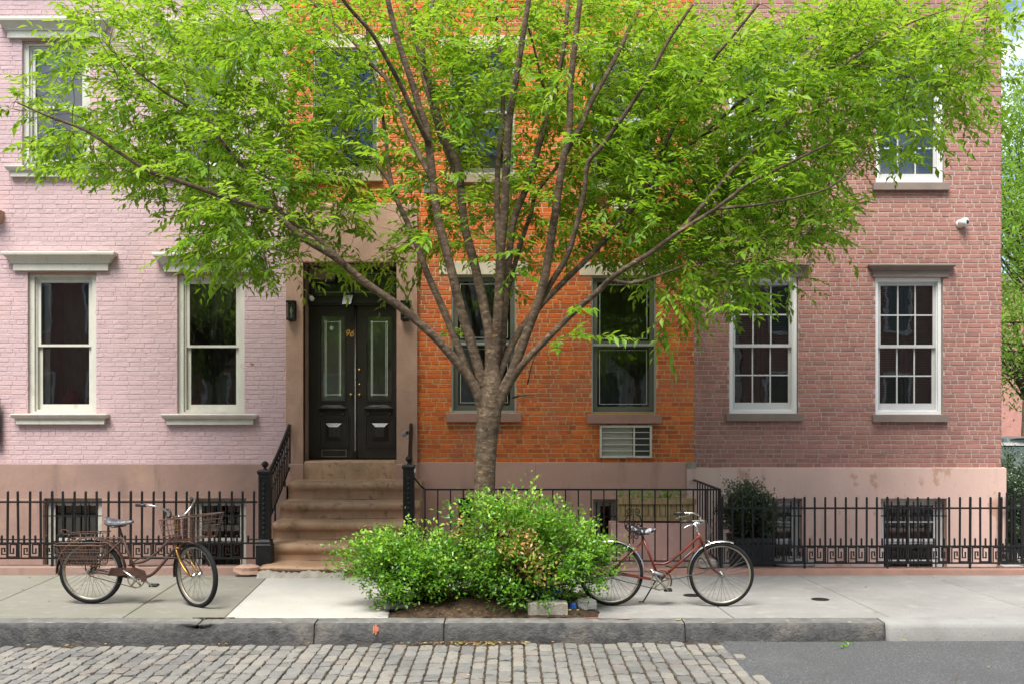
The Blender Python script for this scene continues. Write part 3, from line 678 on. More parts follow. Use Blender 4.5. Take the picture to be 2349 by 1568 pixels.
# ------------------------------------------------------------------ the orange house
OX0, OX1 = PX1, fx(1592)
org = thing('orange_brick_house', 'bright orange brick row house with the dark double door', 'house', ((OX0+OX1)/2, 0, 0))
ZO = fz(1060)
OW = [rc(1036, 1184, 632, 946), rc(1357, 1505, 634, 949), rc(718, 867, 112, 397), rc(1032, 1180, 114, 400), rc(1357, 1500, 122, 425)]
AC = [rc(1377, 1493, 976, 1047), rc(1403, 1478, 446, 486)]
SUR = (fx(658)-.01, fx(958), ZO-.3, fz(471)); DOOR = (fx(697), fx(911), ZO-.02, fz(604))
holes = [(*r_, .14) for r_ in OW]+[(*DOOR, .1)]+[(*r_, .2) for r_ in AC]
brick_wall(org, OX0+.002, OX1, ZO, ZT-.45, holes, [SUR], ORB, MOR, proud=.005, jit=.002, seed=5)
def dark_window(r_, house, lint=CRS, sill=ROS, amber=False, lw=.10, lines=True):
    x0, x1, z0, z1 = r_
    win = MB().ring(x0, x1, z0, z1, .022, .03, .13, .035, .02).build('window', ALU, house)
    a, b, c, d = x0+.022, x1-.022, z0+.035, z1-.02; mid = (c+d)/2+.005
    g1 = sash(win, 'upper_sash', a, b, mid, d, .055, .065, .05, .06, DKS)
    g2 = sash(win, 'lower_sash', a, b, c, mid, .092, .065, .075, .04, DKS)
    box('meeting_rail', ALU, win, a+.001, b-.001, .046, .054, mid-.022, mid+.012, .001)
    if lines:
        for g, y in ((g1, .0655), (g2, .1025)):
            MB().ring(g[0]+.035, g[1]-.035, g[2]+.035, g[3]-.035, .006, y, y+.002).build('etched_border', ETC, win)
    cx = (x0+x1)/2; hw = (x1-x0)/2
    box('sill', sill, win, cx-hw-.07, cx+hw+.075, -.075, .04, z0-.135, z0-.002, .008)
    box('lintel', lint, win, cx-hw-.18, cx+hw+.18, -.016, .04, z1+.012, z1+.205, .004)
    if not amber: curtain(win, a+.01, b-.01, c+.02, d-.02, .26, SHC, .02)  # added cloth gives the panes a greenish reflected tone
    if amber:
        louvre(win, a+.04, a+.30, c+.03, mid-.03, .19, SHU); louvre(win, a+.31, a+.55, c+.03, mid-.03, .19, SHU)
        box('amber_post', pmat('amber_varnish', shades((.55, .28, .04)), 5, .4), win, a+.29, a+.35, .17, .185, c+.03, mid-.03)
    return win
dark_window(OW[0], org); dark_window(OW[1], org); dark_window(OW[2], org, CRS, TST, lines=False); dark_window(OW[3], org, CRS, TST, True, lines=False); dark_window(OW[4], org, CRS, TST, lines=False)
box('wooden_frame_sill', SHU, org, OW[1][0]+.03, OW[1][1]-.03, .012, .029, OW[1][2]+.002, OW[1][2]+.035, .002)
for (r_, lab) in zip(AC, ('', '')):
    x0, x1, z0, z1 = r_
    ac = MB().ring(x0-.01, x1+.01, z0-.01, z1+.01, .03, -.05, .19).build('air_conditioner_sleeve', ACP, org)
    box('grille_recess', ACD, ac, x0+.02, x1-.02, .0, .02, z0+.02, z1-.02)
    m = MB(); xd = x0+(x1-x0)*.665
    for i in range(1, 5):
        z = z0+(z1-z0)*i/5; m.box(x0+.02, x1-.02, -.026, -.012, z-.006, z+.006)
    m.box(xd-.012, xd+.012, -.032, -.008, z0+.02, z1-.02); m.build('grille_frame', ACP, ac)
    m = MB(); n = 54
    for i in range(n):
        x = x0+.03+(xd-x0-.05)*i/n; m.box(x, x+.0042, -.012, .0, z0+.02, z1-.02)
    g = m.build('grille_fins', ACP, ac); g['kind'] = 'stuff'
    box('dark_coil', ACD, ac, xd+.012, x1-.02, -.012, -.004, z0+.02, z1-.02, .001)
    box('maker_plate', pmat('pale_red_print', shades((.6, .42, .38)), 60, .6), ac, x0+.37, x0+.5, -.0535, -.049, z0-.004, z0+.008, .0005)
pl = plinth(org, fx(958), fx(1573), -.8, ZO, [(*rc(1052, 1160, 1140, 1330), .25), (*rc(1360, 1422, 1143, 1330), .3)], BRP, -.045)
for v in (1115, 1228): box('stucco_joint', BRD, pl, fx(v), fx(v)+.005, -.0475, -.044, -.3, ZO-.004, .0005)
base_window(org, rc(1052, 1160, 1140, 1330), IRG, True, yy=.1); base_window(org, rc(1360, 1422, 1143, 1330), ALU, True, yy=.14)
room(org, OX0+.01, OX1-.01, -.8, ZT-.45, floors=(ZO+.05, 4.75))
MB().loft([(ZT-.45, OX0, OX1, -.05, 8), (ZT-.2, OX0, OX1, -.12, 8), (ZT-.15, OX0, OX1, -.4, 8), (ZT+.1, OX0, OX1, -.5, 8)]).build('roof_cornice', GST, org)
fb_ = thing('wall_light', 'small grey boxed light on the orange wall behind the limbs', 'light', (fx(980), -.05, fz(432)))
MB().loft([(fz(446), fx(974), fx(987), -.13, -.02), (fz(434), fx(973), fx(988), -.14, -.01), (fz(422), fx(974), fx(986), -.06, -.009)]).build('housing', GPL, fb_); box('back_plate', GPL, fb_, fx(976), fx(985), -.02, -.006, fz(440), fz(420))
# brownstone door surround
def rough_box(name, mat, parent, x0, x1, y0, y1, z0, z1, b=.012):
    return MB().bbox(x0, x1, y0, y1, z0, z1, b).build(name, mat, parent)
sx0, sx1, sz1 = SUR[0]+.014, SUR[1], SUR[3]
dx0, dx1, dz1 = DOOR[0], DOOR[1], DOOR[3]
sur = rough_box('door_surround', BRS, org, sx0, dx0, -.075, .46, 1.06, dz1+.001, .014)
rough_box('surround_jamb', BRS, sur, dx1, sx1, -.075, .46, 1.06, dz1+.001, .014)
rough_box('surround_header', BRS, sur, sx0, sx1, -.077, .46, dz1, sz1, .014)
rough_box('jamb_foot', BRS, sur, sx0-.0, dx0+.012, -.11, .43, .98, fz(1062), .012); rough_box('jamb_foot', BRS, sur, dx1-.012, sx1+.004, -.11, .43, .98, fz(1062), .012)
DY = .40
tx0, tx1 = fx(706, DY), fx(915, DY); tz0, tz1, tz2 = fz(1053, DY), fz(699, DY), fz(607, DY)
dfr = MB().ring(tx0-.05, tx1+.05, tz0, tz2+.05, .07, DY-.03, DY+.09, .012, .09).box(tx0+.02, tx1-.02, DY-.06, DY+.09, tz1-.012, tz1+.10).box(tx0+.02, tx1-.02, DY-.085, DY+.0, tz1+.02, tz1+.055).build('door_frame', DOR, org)
tr = MB().ring(tx0+.02, tx1-.02, tz1+.10, tz2-.04, .035, DY+.0, DY+.05).build('transom', DOR, org)
p = MB(); ta = (tx0+.055, tx1-.055, tz1+.135, tz2-.075); p.v = [(ta[0], DY+.025, ta[2]), (ta[1], DY+.025, ta[2]), (ta[1], DY+.025, ta[3]), (ta[0], DY+.025, ta[3])]; p.face([0, 1, 2, 3]); p.build('pane', GLS, tr)
tmid = (tx0+tx1)/2
for (a, b) in ((ta[0]+.05, tmid-.02), (tmid+.02, ta[1]-.05)): MB().ring(a, b, ta[2]+.05, ta[3]-.05, .007, DY+.0225, DY+.0245).build('etched_border', ETC, tr)
box('panel_behind_transom', pmat('grey_green_board', shades((.09, .11, .085)), 4, .8), tr, ta[0], ta[1], DY+.08, DY+.1, ta[2], ta[3])
def leaf(xa, xb, gxa, gxb, side):
    gz0, gz1 = fz(918, DY), fz(724, DY); y0, y1 = DY-.0, DY+.05
    lf = MB().box(xa, gxa, y0, y1, tz0+.02, tz1-.014).box(gxb, xb, y0, y1, tz0+.02, tz1-.014).box(gxa, gxb, y0, y1, gz1, tz1-.014).box(gxa, gxb, y0, y1, tz0+.02, gz0).build('door', DOR, org)
    MB().ring(gxa-.02, gxb+.02, gz0-.02, gz1+.02, .022, y0-.014, y0).build('glass_moulding', DOR, lf)
    p = MB(); p.v = [(gxa, y0+.03, gz0), (gxb, y0+.03, gz0), (gxb, y0+.03, gz1), (gxa, y0+.03, gz1)]; p.face([0, 1, 2, 3]); p.build('pane', GLS, lf)
    box('lace_panel', pmat('frosted_green', shades((.46, .52, .42), .7, 1.2), 3, .8), lf, gxa, gxb, y0+.05, y0+.055, gz0, gz1)
    a, b = gxa+.062, gxb-.062
    m = MB().ring(a, b, gz0+.085, gz1-.085, .009, y0+.026, y0+.029).ring(a+.022, b-.022, gz0+.085, gz1-.085, .006, y0+.0255, y0+.0285)
    for (xx, zz) in ((a, gz0+.085), (b, gz0+.085), (a, gz1-.085), (b, gz1-.085)): m.ring(xx-.014+(.012 if xx == a else -.012), xx+.014+(.012 if xx == a else -.012), zz-.014, zz+.014, .005, y0+.025, y0+.028)
    m.build('etched_border', ETC, lf)
    # cornice ledge with brackets, raised square panel
    ca, cb = gxa-.035, gxb+.035; zl = fz(936, DY)
    MB().loft([(zl-.03, ca+.02, cb-.02, y0-.03, y0), (zl-.005, ca, cb, y0-.06, y0), (zl+.012, ca, cb, y0-.06, y0), (zl+.03, ca+.05, cb-.05, y0-.03, y0), (zl+.055, ca+.11, cb-.11, y0-.02, y0)]).build('panel_ledge', DOR, lf)
    for xx in (ca+.04, cb-.08):
        MB().loft([(zl-.115, xx, xx+.04, y0-.015, y0), (zl-.09, xx, xx+.04, y0-.03, y0), (zl-.06, xx, xx+.04, y0-.025, y0), (zl-.031, xx, xx+.04, y0-.05, y0)]).build('bracket', DOR, lf)
    box('drop_ornament', DOR, lf, ca+.10, cb-.10, y0-.018, y0, zl-.085, zl-.05, .006)
    pa, pb, pz0, pz1 = fx(732, DY)+(0 if side < 0 else fx(838, DY)-fx(732, DY)), fx(800, DY)+(0 if side < 0 else fx(838, DY)-fx(732, DY)), fz(1024, DY), fz(954, DY)
    for i, (ins, pr) in enumerate(((0, .03), (.028, .02), (.05, .012))):
        MB().ring(pa+ins, pb-ins, pz0+ins, pz1-ins, .02, y0-pr, y0).build('panel_moulding', DOR, lf)
    m = MB(); i1, i2 = .10, .155
    q1 = [(pa+i1, pz0+i1), (pb-i1, pz0+i1), (pb-i1, pz1-i1), (pa+i1, pz1-i1)]; q2 = [(pa+i2, pz0+i2), (pb-i2, pz0+i2), (pb-i2, pz1-i2), (pa+i2, pz1-i2)]
    m.v = [(x_, y0-.0, z_) for x_, z_ in q1]+[(x_, y0-.012, z_) for x_, z_ in q1]+[(x_, y0-.05, z_) for x_, z_ in q2]
    for k in (0, 4):
        for i in range(4): j = (i+1) % 4; m.face([k+i, k+j, k+4+j, k+4+i])
    m.face([8, 9, 10, 11]); m.build('raised_panel', DOR, lf)
    kx = (xb-.045) if side < 0 else (xa+.05)
    MB().lathe([(.001, -.075), (.018, -.072), (.027, -.058), (.024, -.045), (.011, -.036), (.011, -.012), (.026, -.008), (.027, 0)], (kx, y0, fz(905, DY)), 14, 'y').build('knob', BRA, lf)
    if side > 0:
        MB().lathe([(.001, -.016), (.02, -.014), (.024, -.002), (.025, 0)], (kx-.01, y0, fz(848, DY)), 14, 'y').build('deadbolt', BRA, lf)
        MB().lathe([(.001, -.012), (.016, -.010), (.019, 0)], (kx-.01, y0, fz(881, DY)), 14, 'y').build('lock_cylinder', BRA, lf)
    else:
        s_ = box('mail_slot', BRA, lf, fx(740, DY), fx(793, DY), y0-.008, y0, fz(1049, DY)+.02, fz(1032, DY)+.0, .003); s_.data.materials[0] = DOR
        MB().ring(fx(738, DY), fx(795, DY), fz(1049, DY)+.015, fz(1031, DY)+.005, .008, y0-.014, y0-.0).build('mail_slot_frame', GST, lf)
        # club-style round sticker on the glass and the numerals
        MB().lathe([(.018, -.001), (.026, -.001), (.030, -.001), (.030, .001)], (fx(760, DY), y0+.027, fz(752, DY)), 10, 'y').build('door_sticker', ETC, lf)
        box('sticker_print', ETC, lf, fx(760, DY)-.012, fx(760, DY)+.012, y0+.024, y0+.0265, fz(752, DY)-.012, fz(752, DY)+.012, .0005)
    return lf
tm = fx(815.5, DY)
lfL = leaf(tx0+.02, tm-.016, fx(735, DY), fx(791, DY), -1); leaf(tm+.016, tx1-.02, fx(841, DY), fx(898, DY), 1)
ast = MB().tube([(tm, DY-.012, tz0+.02), (tm, DY-.012, tz0+.10), (tm, DY-.012, tz0+.11), (tm, DY-.012, tz0+.14), (tm, DY-.012, tz0+.15), (tm, DY-.012, tz1-.02)], [.032, .028, .034, .034, .022, .022], 10).build('meeting_astragal', DOR, org)
def text_mesh(txt, size, shear, name, mat, parent, loc, depth=.003):
    cu = bpy.data.curves.new(name, 'FONT'); cu.body = txt; cu.size = size; cu.shear = shear; cu.extrude = depth; cu.align_x = 'CENTER'; cu.align_y = 'CENTER'; cu.bevel_depth = .001
    o = bpy.data.objects.new(name, cu); C.objects.link(o); dg = bpy.context.evaluated_depsgraph_get()
    me = bpy.data.meshes.new_from_object(o.evaluated_get(dg)); bpy.data.objects.remove(o)
    me.transform(Matrix.Rotation(R(90), 4, 'X')); me.materials.clear(); me.materials.append(mat)
    return link(name, me, parent, Vector(loc)-wloc(parent))
text_mesh('96', .15, .35, 'house_number', GDN, lfL, (fx(800.5, DY), DY-.004, fz(765, DY)))
# things fixed round the door
def lantern(cx, label):
    L_ = thing('wall_lantern', label, 'lantern', (cx, -.14, fz(714)), 'wall lanterns beside the dark double door'); z0, z1 = fz(736), fz(692); h = .062
    box('back_plate', IRN, L_, cx-.05, cx+.05, -.088, -.076, z0-.01, z1+.01)
    box('lantern_base', IRN, L_, cx-h, cx+h, -.20, -.088, z0, z0+.03); box('lantern_cap', IRN, L_, cx-h-.006, cx+h+.006, -.206, -.088, z1-.025, z1, .006)
    for (xx, yy) in ((cx-h+.006, -.194), (cx+h-.006, -.194), (cx-h+.006, -.098), (cx+h-.006, -.098)): box('corner_bar', IRN, L_, xx-.006, xx+.006, yy-.006, yy+.006, z0+.03, z1-.025, .001)
    p = MB(); p.v = [(cx-h+.012, -.194, z0+.03), (cx+h-.012, -.194, z0+.03), (cx+h-.012, -.194, z1-.025), (cx-h+.012, -.194, z1-.025)]; p.face([0, 1, 2, 3]); p.build('pane', GLS, L_)
    MB().lathe([(.009, z0+.03), (.009, z0+.09), (.011, z0+.095), (.02, z0+.13), (.013, z0+.17), (.002, z0+.195)], (cx, -.145, 0), 10).build('candle_bulb', pmat('bulb_ivory', shades((.75, .68, .5)), 5, .3), L_)
    MB().tube([(cx-.02, -.15, z0), (cx-.018, -.15, z0-.02), (cx, -.15, z0-.03), (cx+.018, -.15, z0-.02), (cx+.02, -.15, z0)], .003, 6).build('hanging_ring', IRN, L_)
lantern(fx(673), 'small black lantern on the brownstone jamb left of the double door')
lantern(fx(932), 'small black lantern on the brownstone jamb right of the double door')
bc = thing('bullet_camera', 'small white bullet camera at the left end of the door transom bar', 'camera', (fx(715, .3), .3, fz(686)))
c0 = Vector((fx(716, .3), .30, fz(683, .3)))
MB().tube([c0+Vector((-.06, .05, .05)), c0+Vector((-.05, .0, .03)), c0+Vector((-.02, -.03, .01))], .013, 8).build('mount', WPL, bc)
MB().tube([c0+Vector((-.03, .0, .02)), c0+Vector((.02, -.10, -.03)), c0+Vector((.022, -.104, -.032))], [.033, .035, .026], 14).build('housing', WPL, bc)
fl = thing('flood_light', 'slim grey flood light fixed above the double door', 'light', (fx(798, .3), .33, fz(690, .3)))
MB().loft([(fz(699, .3), fx(787, .3), fx(807, .3), .20, .22), (fz(679, .3), fx(789, .3), fx(810, .3), .26, .30), (fz(677, .3), fx(789, .3), fx(810, .3), .27, .30)]).build('lamp_head', GPL, fl)
box('arm', GPL, fl, fx(798, .3), fx(803, .3), .28, .36, fz(690, .3), fz(687, .3))
bx_ = thing('intercom_box', 'brown metal box under the door header, left side', 'box', (fx(738, .2), .25, fz(632, .2)))
MB().bbox(fx(710, .25), fx(767, .25), .22, .35, fz(641, .25), fz(616, .25), .006).build('case', BRD, bx_)
MB().bbox(fx(714, .25), fx(767, .25), .225, .34, fz(646, .25), fz(641.3, .25), .003).build('lower_vent', ACD, bx_)

# ------------------------------------------------------------------ the red corner house
RX0, RX1 = OX1+.002, fx(2297)
red = thing('red_brick_house', 'red brick corner house with white six over six windows', 'house', ((RX0+RX1)/2, 0, 0))
ZR = fz(1072)
RW = [rc(1673, 1831, 636, 947), rc(2008, 2163, 637, 949), rc(1671, 1830, 122, 418), rc(2009, 2166, 124, 420)]
brick_wall(red, RX0, RX1, ZR, ZT-.3, [(*r_, .15) for r_ in RW], [], REB, MOG, proud=.0045, jit=.0018, seed=9)
def white_window(r_, house, hood=True, pale=False):
    x0, x1, z0, z1 = r_
    win = MB().ring(x0, x1-.012, z0, z1, .05, .035, .14, .045, .05).ring(x0+.05, x1-.062, z0+.045, z1-.05, .012, .07, .14).build('window', WHT, house)
    a, b, c, d = x0+.062, x1-.074, z0+.057, z1-.062; mid = (c+d)/2
    sash(win, 'upper_sash', a, b, mid-.02, d, .085, .042, .045, .045, GRS, 3, 2, .02)
    sash(win, 'lower_sash', a, b, c, mid+.02, .122, .042, .10, .045, GRS, 3, 2, .02)
    cx = (x0+x1)/2; hw = (x1-x0)/2
    box('sill', GST, win, cx-hw-.055, cx+hw+.055, -.07, .04, z0-.115, z0-.003, .006)
    zt = z1+.008; X0, X1 = cx-hw-.045, cx+hw+.075
    MB().loft([(zt, X0+.0, X1, -.03, .02), (zt+.092, X0, X1, -.03, .02), (zt+.095, X0-.02, X1+.02, -.05, 0), (zt+.115, X0-.03, X1+.03, -.062, 0), (zt+.125, X0-.05, X1+.05, -.085, 0), (zt+.15, X0-.065, X1+.065, -.10, 0), (zt+.155, X0-.075, X1+.075, -.115, 0), (zt+.172, X0-.075, X1+.075, -.115, 0), (zt+.178, X0-.07, X1+.07, -.10, 0)]).build('hood', GST, win)
    if pale: curtain(win, a, b, mid-.0, d, .20, CUR, .004); louvre(win, b-.26, b-.02, c+.03, mid-.03, .19, SHW); curtain(win, a+.01, b-.27, c+.02, mid, .20, CUR, .008)
    else:
        louvre(win, a+.01, (a+b)/2-.01, c+.05, d-.05, .20, SHD); louvre(win, (a+b)/2+.01, b-.01, c+.05, d-.05, .20, SHD)
    return win
white_window(RW[0], red); white_window(RW[1], red); white_window(RW[2], red, True, True); white_window(RW[3], red, True, True)
RB = [rc(1700, 1838, 1141, 1345), rc(2017, 2168, 1141, 1345)]
pl = plinth(red, fx(1573)+.003, fx(2304), -.8, ZR, [(*r_, .24) for r_ in RB], PLS, -.06)
box('corner_patch', STO, red, fx(1573)+.004, fx(1596), -.062, .02, ZR-.01, ZO+.004)
for r_ in RB: base_window(red, r_, WHT, True, 2, 2, True, .1)
room(red, RX0+.01, RX1-.01, -.8, ZT-.3, floors=(ZR+.05, 4.75))
MB().box(RX1-.012, RX1-.002, .0, 13, -.8, ZT-.3).build('side_wall', REB, red)
MB().box(RX1-.02, fx(2304), -.058, 13, -.8, ZR).build('side_plinth', PLS, red)
MB().loft([(ZT-.3, RX0, RX1, -.05, 8), (ZT-.1, RX0, RX1+.1, -.12, 8), (ZT+.15, RX0, RX1+.4, -.5, 8)]).build('roof_cornice', GST, red)
cc = thing('dome_camera', 'white dome security camera high on the red brick wall', 'camera', (fx(2204), -.02, fz(512)))
p0 = Vector((fx(2201), 0, fz(514)))
MB().lathe([(.058, 0), (.060, -.03), (.052, -.045), (.03, -.05)], p0, 18, 'y').build('mount', WPL, cc)
MB().tube([p0+Vector((.0, -.02, .0)), p0+Vector((.035, -.085, .012)), p0+Vector((.06, -.12, .012)), p0+Vector((.063, -.124, .012))], [.055, .062, .056, .04], 18).build('housing', WPL, cc)
MB().tube([p0+Vector((.06, -.121, .006)), p0+Vector((.068, -.131, .004))], [.032, .026], 14).build('lens', BLP, cc)

# ------------------------------------------------------------------ stoop and its railings
stp = thing('stoop', 'brownstone stoop of worn steps up to the dark double door', 'stoop', (-2.2, -1.2, 0))
SX0, SX1 = -3.13, -1.30
fronts = [-.11, -.52, -.95, -1.36, -1.80, -2.28]; tops = [fz(1056, 0), 1.075, .825, .595, .360, .140]
def step(x0, x1, yf, yb, z0, z1, r, name='step', mat=STP, wear=.0):
    """tread with a rounded nosing that overhangs the riser, worn along its length"""
    m = MB(); nx = 26; prof = [(yf+.05, z0), (yf+.05, z1-2.1*r), (yf+.022, z1-1.8*r), (yf+.004, z1-1.2*r), (yf, z1-.75*r), (yf+.012, z1-.28*r), (yf+.045, z1-.04*r), (yf+.10, z1), (yb, z1+.004)]
    k = len(prof); ph = random.uniform(0, 9)
    for i in range(nx+1):
        t = i/nx; x_ = x0+(x1-x0)*t; wz = -wear*math.exp(-((t-.52)/.28)**2)+.0025*math.sin(x_*9+ph)
        ed = min(t, 1-t)*(x1-x0); rr = max(0, .03-ed)
        for (y_, z_) in prof: m.v.append((x_, y_+rr*.5*(y_ < yf+.03)+random.gauss(0, .0015), z_+(wz if z_ > z1-1.3*r else 0)-rr*.3*(z_ > z1-.3*r)))
    for i in range(nx):
        for j in range(k-1): m.face([i*k+j, (i+1)*k+j, (i+1)*k+j+1, i*k+j+1], .5, True)
    m.face(list(range(k))[::-1]); m.face([nx*k+j for j in range(k)]); return m.build(name, mat, stp)
box('door_sill', STP, stp, dx0+.012, dx1-.012, -.06, .46, .9, tops[0], .02)
ex = [0, .0, .02, .03, .03, .06]
for i in range(1, 5):
    step(SX0-ex[i]-.02, SX1+ex[i]+.02, fronts[i], fronts[i-1]+.12, tops[i+1]-.0 if i < 5 else 0, tops[i], .062, wear=.012)
step(fx(594, -2.28), fx(905, -2.28), fronts[5], fronts[4]+.12, -.02, tops[5], .03, 'bottom_step', STP, .01)
m = MB(); 
for i in range(1, 5): m.box(SX0+.02+.001*i, SX1-.02-.001*i, fronts[i]+.06, fronts[i]+.8 if i > 1 else .4, -.75, tops[i+1]+.0)
m.build('stair_body', BRS, stp)
# crumbling mortar patch along the bottom step and the loose block beside it
m = MB(); n = 34; xa, xb = fx(590, -2.3), fx(790, -2.3)
for i in range(n+1):
    x_ = xa+(xb-xa)*i/n; h = .085+.02*math.sin(i*.37)+random.uniform(-.02, .02)
    m.v += [(x_, fronts[5]-.07+random.uniform(-.02, .02), .001), (x_, fronts[5]-.025+random.uniform(-.012, .012), h*.7), (x_, fronts[5]+.04, h)]
for i in range(n):
    for k in range(2): m.face([3*i+k, 3*(i+1)+k, 3*(i+1)+k+1, 3*i+k+1], .5, True)
m.build('mortar_patch', STO, stp)
def rock(name, label, cat, c, sx, sy, sz, mat, seed=0, rz=0, blocky=.6, parent=None):
    r_ = random.Random(seed); m = MB(); nl, ns = 6, 10
    for i in range(nl+1):
        ph = math.pi*i/nl
        for k in range(ns):
            th = 2*math.pi*k/ns; x_, y_, z_ = math.sin(ph)*math.cos(th), math.sin(ph)*math.sin(th), math.cos(ph)
            mx_ = max(abs(x_), abs(y_), abs(z_)); q = (1-blocky)+blocky/mx_; j = r_.uniform(.88, 1.08)
            x_, y_ = x_*q*j*sx/2*.8, y_*q*j*sy/2*.8; z_ = z_*q*j*sz/2*.8
            m.v.append((c[0]+x_*math.cos(rz)-y_*math.sin(rz), c[1]+x_*math.sin(rz)+y_*math.cos(rz), max(c[2], c[2]+sz*.42+z_)))
    for i in range(nl):
        for k in range(ns): l = (k+1) % ns; m.face([i*ns+k, (i+1)*ns+k, (i+1)*ns+l, i*ns+l])
    o = m.build(name, mat, parent, c)
    if parent is None: tag(o, label, cat)
    return o
rock('stone_block', 'loose brown stone block on the sidewalk left of the bottom step', 'stone', (fx(566, -2.15), -2.12, 0), .40, .30, .17, BRS, 3, .1, .8)

def newel(parent, cx, cy, zb, zt, fin):
    n = MB().loft([(zb, cx-.095, cx+.095, cy-.095, cy+.095), (zb+.36, cx-.095, cx+.095, cy-.095, cy+.095), (zb+.375, cx-.085, cx+.085, cy-.085, cy+.085), (zb+.40, cx-.085, cx+.085, cy-.085, cy+.085), (zb+.43, cx-.068, cx+.068, cy-.068, cy+.068),
                   (zt-.06, cx-.068, cx+.068, cy-.068, cy+.068), (zt-.05, cx-.078, cx+.078, cy-.078, cy+.078), (zt-.02, cx-.085, cx+.085, cy-.085, cy+.085), (zt, cx-.07, cx+.07, cy-.07, cy+.07)]).build('newel_post', IRN, parent)
    MB().lathe([(.03, zt), (.022, zt+.015), (.018, zt+.03), (.035, zt+.045), (.046, zt+.068), (.040, zt+.09), (.02, zt+.105), (.001, zt+.11)], (cx, cy, 0), 14).build('finial', IRN, n)
    MB().ring(cx-.05, cx+.05, zb+.46, zt-.09, .010, cy-.076, cy-.067).build('post_moulding', IRN, n)
    z = zb+.50
    while z < zt-.14:                                   # cast leaf drops down the face of the shaft
        MB().lathe([(.001, z-.03), (.014, z-.012), (.024, z+.012), (.018, z+.03), (.001, z+.034)], (cx, cy-.066, 0), 8).build('cast_ornament', IRN, n); z += .062
    return n
def stoop_rail(label, cx, cy, cx2, zb, ztop, zwall):
    t = thing('stoop_railing', label, 'railing', (cx, cy, 0), 'iron railings of the brownstone stoop')
    newel(t, cx, cy, zb, ztop, 1)
    pts = []
    for i in range(15):
        u = i/14; y_ = cy+.07+(-.10-(cy+.07))*u; z_ = ztop-.10+(zwall-ztop+.10)*(u**1.35*.55+u*.45); pts.append(Vector((cx+(cx2-cx)*u, y_, z_)))
    MB().tube(pts, .027, 8).build('handrail', IRN, t)
    MB().tube([p-Vector((0, 0, .11)) for p in pts], .012, 6).build('middle_rail', IRN, t)
    MB().tube([p-Vector((0, 0, .60)) for p in pts], .014, 6).build('bottom_rail', IRN, t)
    n = 13
    for i in range(1, n):
        u = i/n; k = u*14; a = pts[int(k)].lerp(pts[min(14, int(k)+1)], k-int(k))
        bt = a.z-.60
        MB().tube([(a.x, a.y, bt), (a.x, a.y, a.z-.30), (a.x, a.y, a.z-.28), (a.x, a.y, a.z-.26), (a.x, a.y, a.z-.01)], [.010, .010, .018, .010, .010], 6).build('baluster', IRN, t)
    a = pts[-1]; MB().tube([a, a+Vector((0, .03, -.02)), Vector((a.x, a.y+.02, a.z-.55)), Vector((a.x, a.y+.02, 1.06))], .012, 6).build('end_post', IRN, t)
    a = pts[5]; MB().tube([a-Vector((0, 0, .60)), (a.x, a.y, .60)], .013, 6).build('foot_strut', IRN, t)
    a = pts[11]; MB().tube([a-Vector((0, 0, .60)), (a.x, a.y, 1.0)], .013, 6).build('foot_strut', IRN, t)
    return t, pts
stoop_rail('black iron railing on the left of the stoop, beside the pink house', fx(608, -1.95), -1.95, fx(664, -.1), tops[5]-.13, fz(1076, -1.95), fz(975, -.1))
stoop_rail('black iron railing on the right of the stoop, by the tree', fx(938, -1.95), -1.95, fx(943, -.1), tops[5]-.0, fz(1064, -1.95), fz(973, -.1))
pt = thing('paper_tag', 'small white paper tag tied to the right stoop newel post', 'tag', (fx(951, -1.9), -1.9, fz(1075, -1.9)))
m = MB(); m.v = [(fx(949, -1.9), -1.97, fz(1083, -1.9)), (fx(955, -1.9), -1.93, fz(1081, -1.9)), (fx(954, -1.9), -1.95, fz(1066, -1.9)), (fx(948, -1.9), -1.98, fz(1068, -1.9))]; m.v += [(x_, y_+.002, z_) for x_, y_, z_ in m.v]; m.face([0, 1, 2, 3]); m.face([7, 6, 5, 4]); m.build('sheet', WPL, pt)
lb = thing('lock_box', 'small grey key lock box hung on the right stoop railing', 'lock box', (fx(930, -.4), -.4, fz(993, -.4)))
q = Vector((fx(930, -.5), -.5, fz(993, -.5)))
o = MB().bbox(-.055, .055, -.02, .02, -.03, .03, .010).build('case', GPL, lb, (0, 0, 0)); o.location = (0, 0, 0); o.rotation_euler = (0, R(-28), 0)
o = MB().bbox(.01, .05, -.024, -.018, -.018, .018, .004).build('keypad', BLP, lb, (0, 0, 0)); o.location = (0, 0, 0); o.rotation_euler = (0, R(-28), 0)

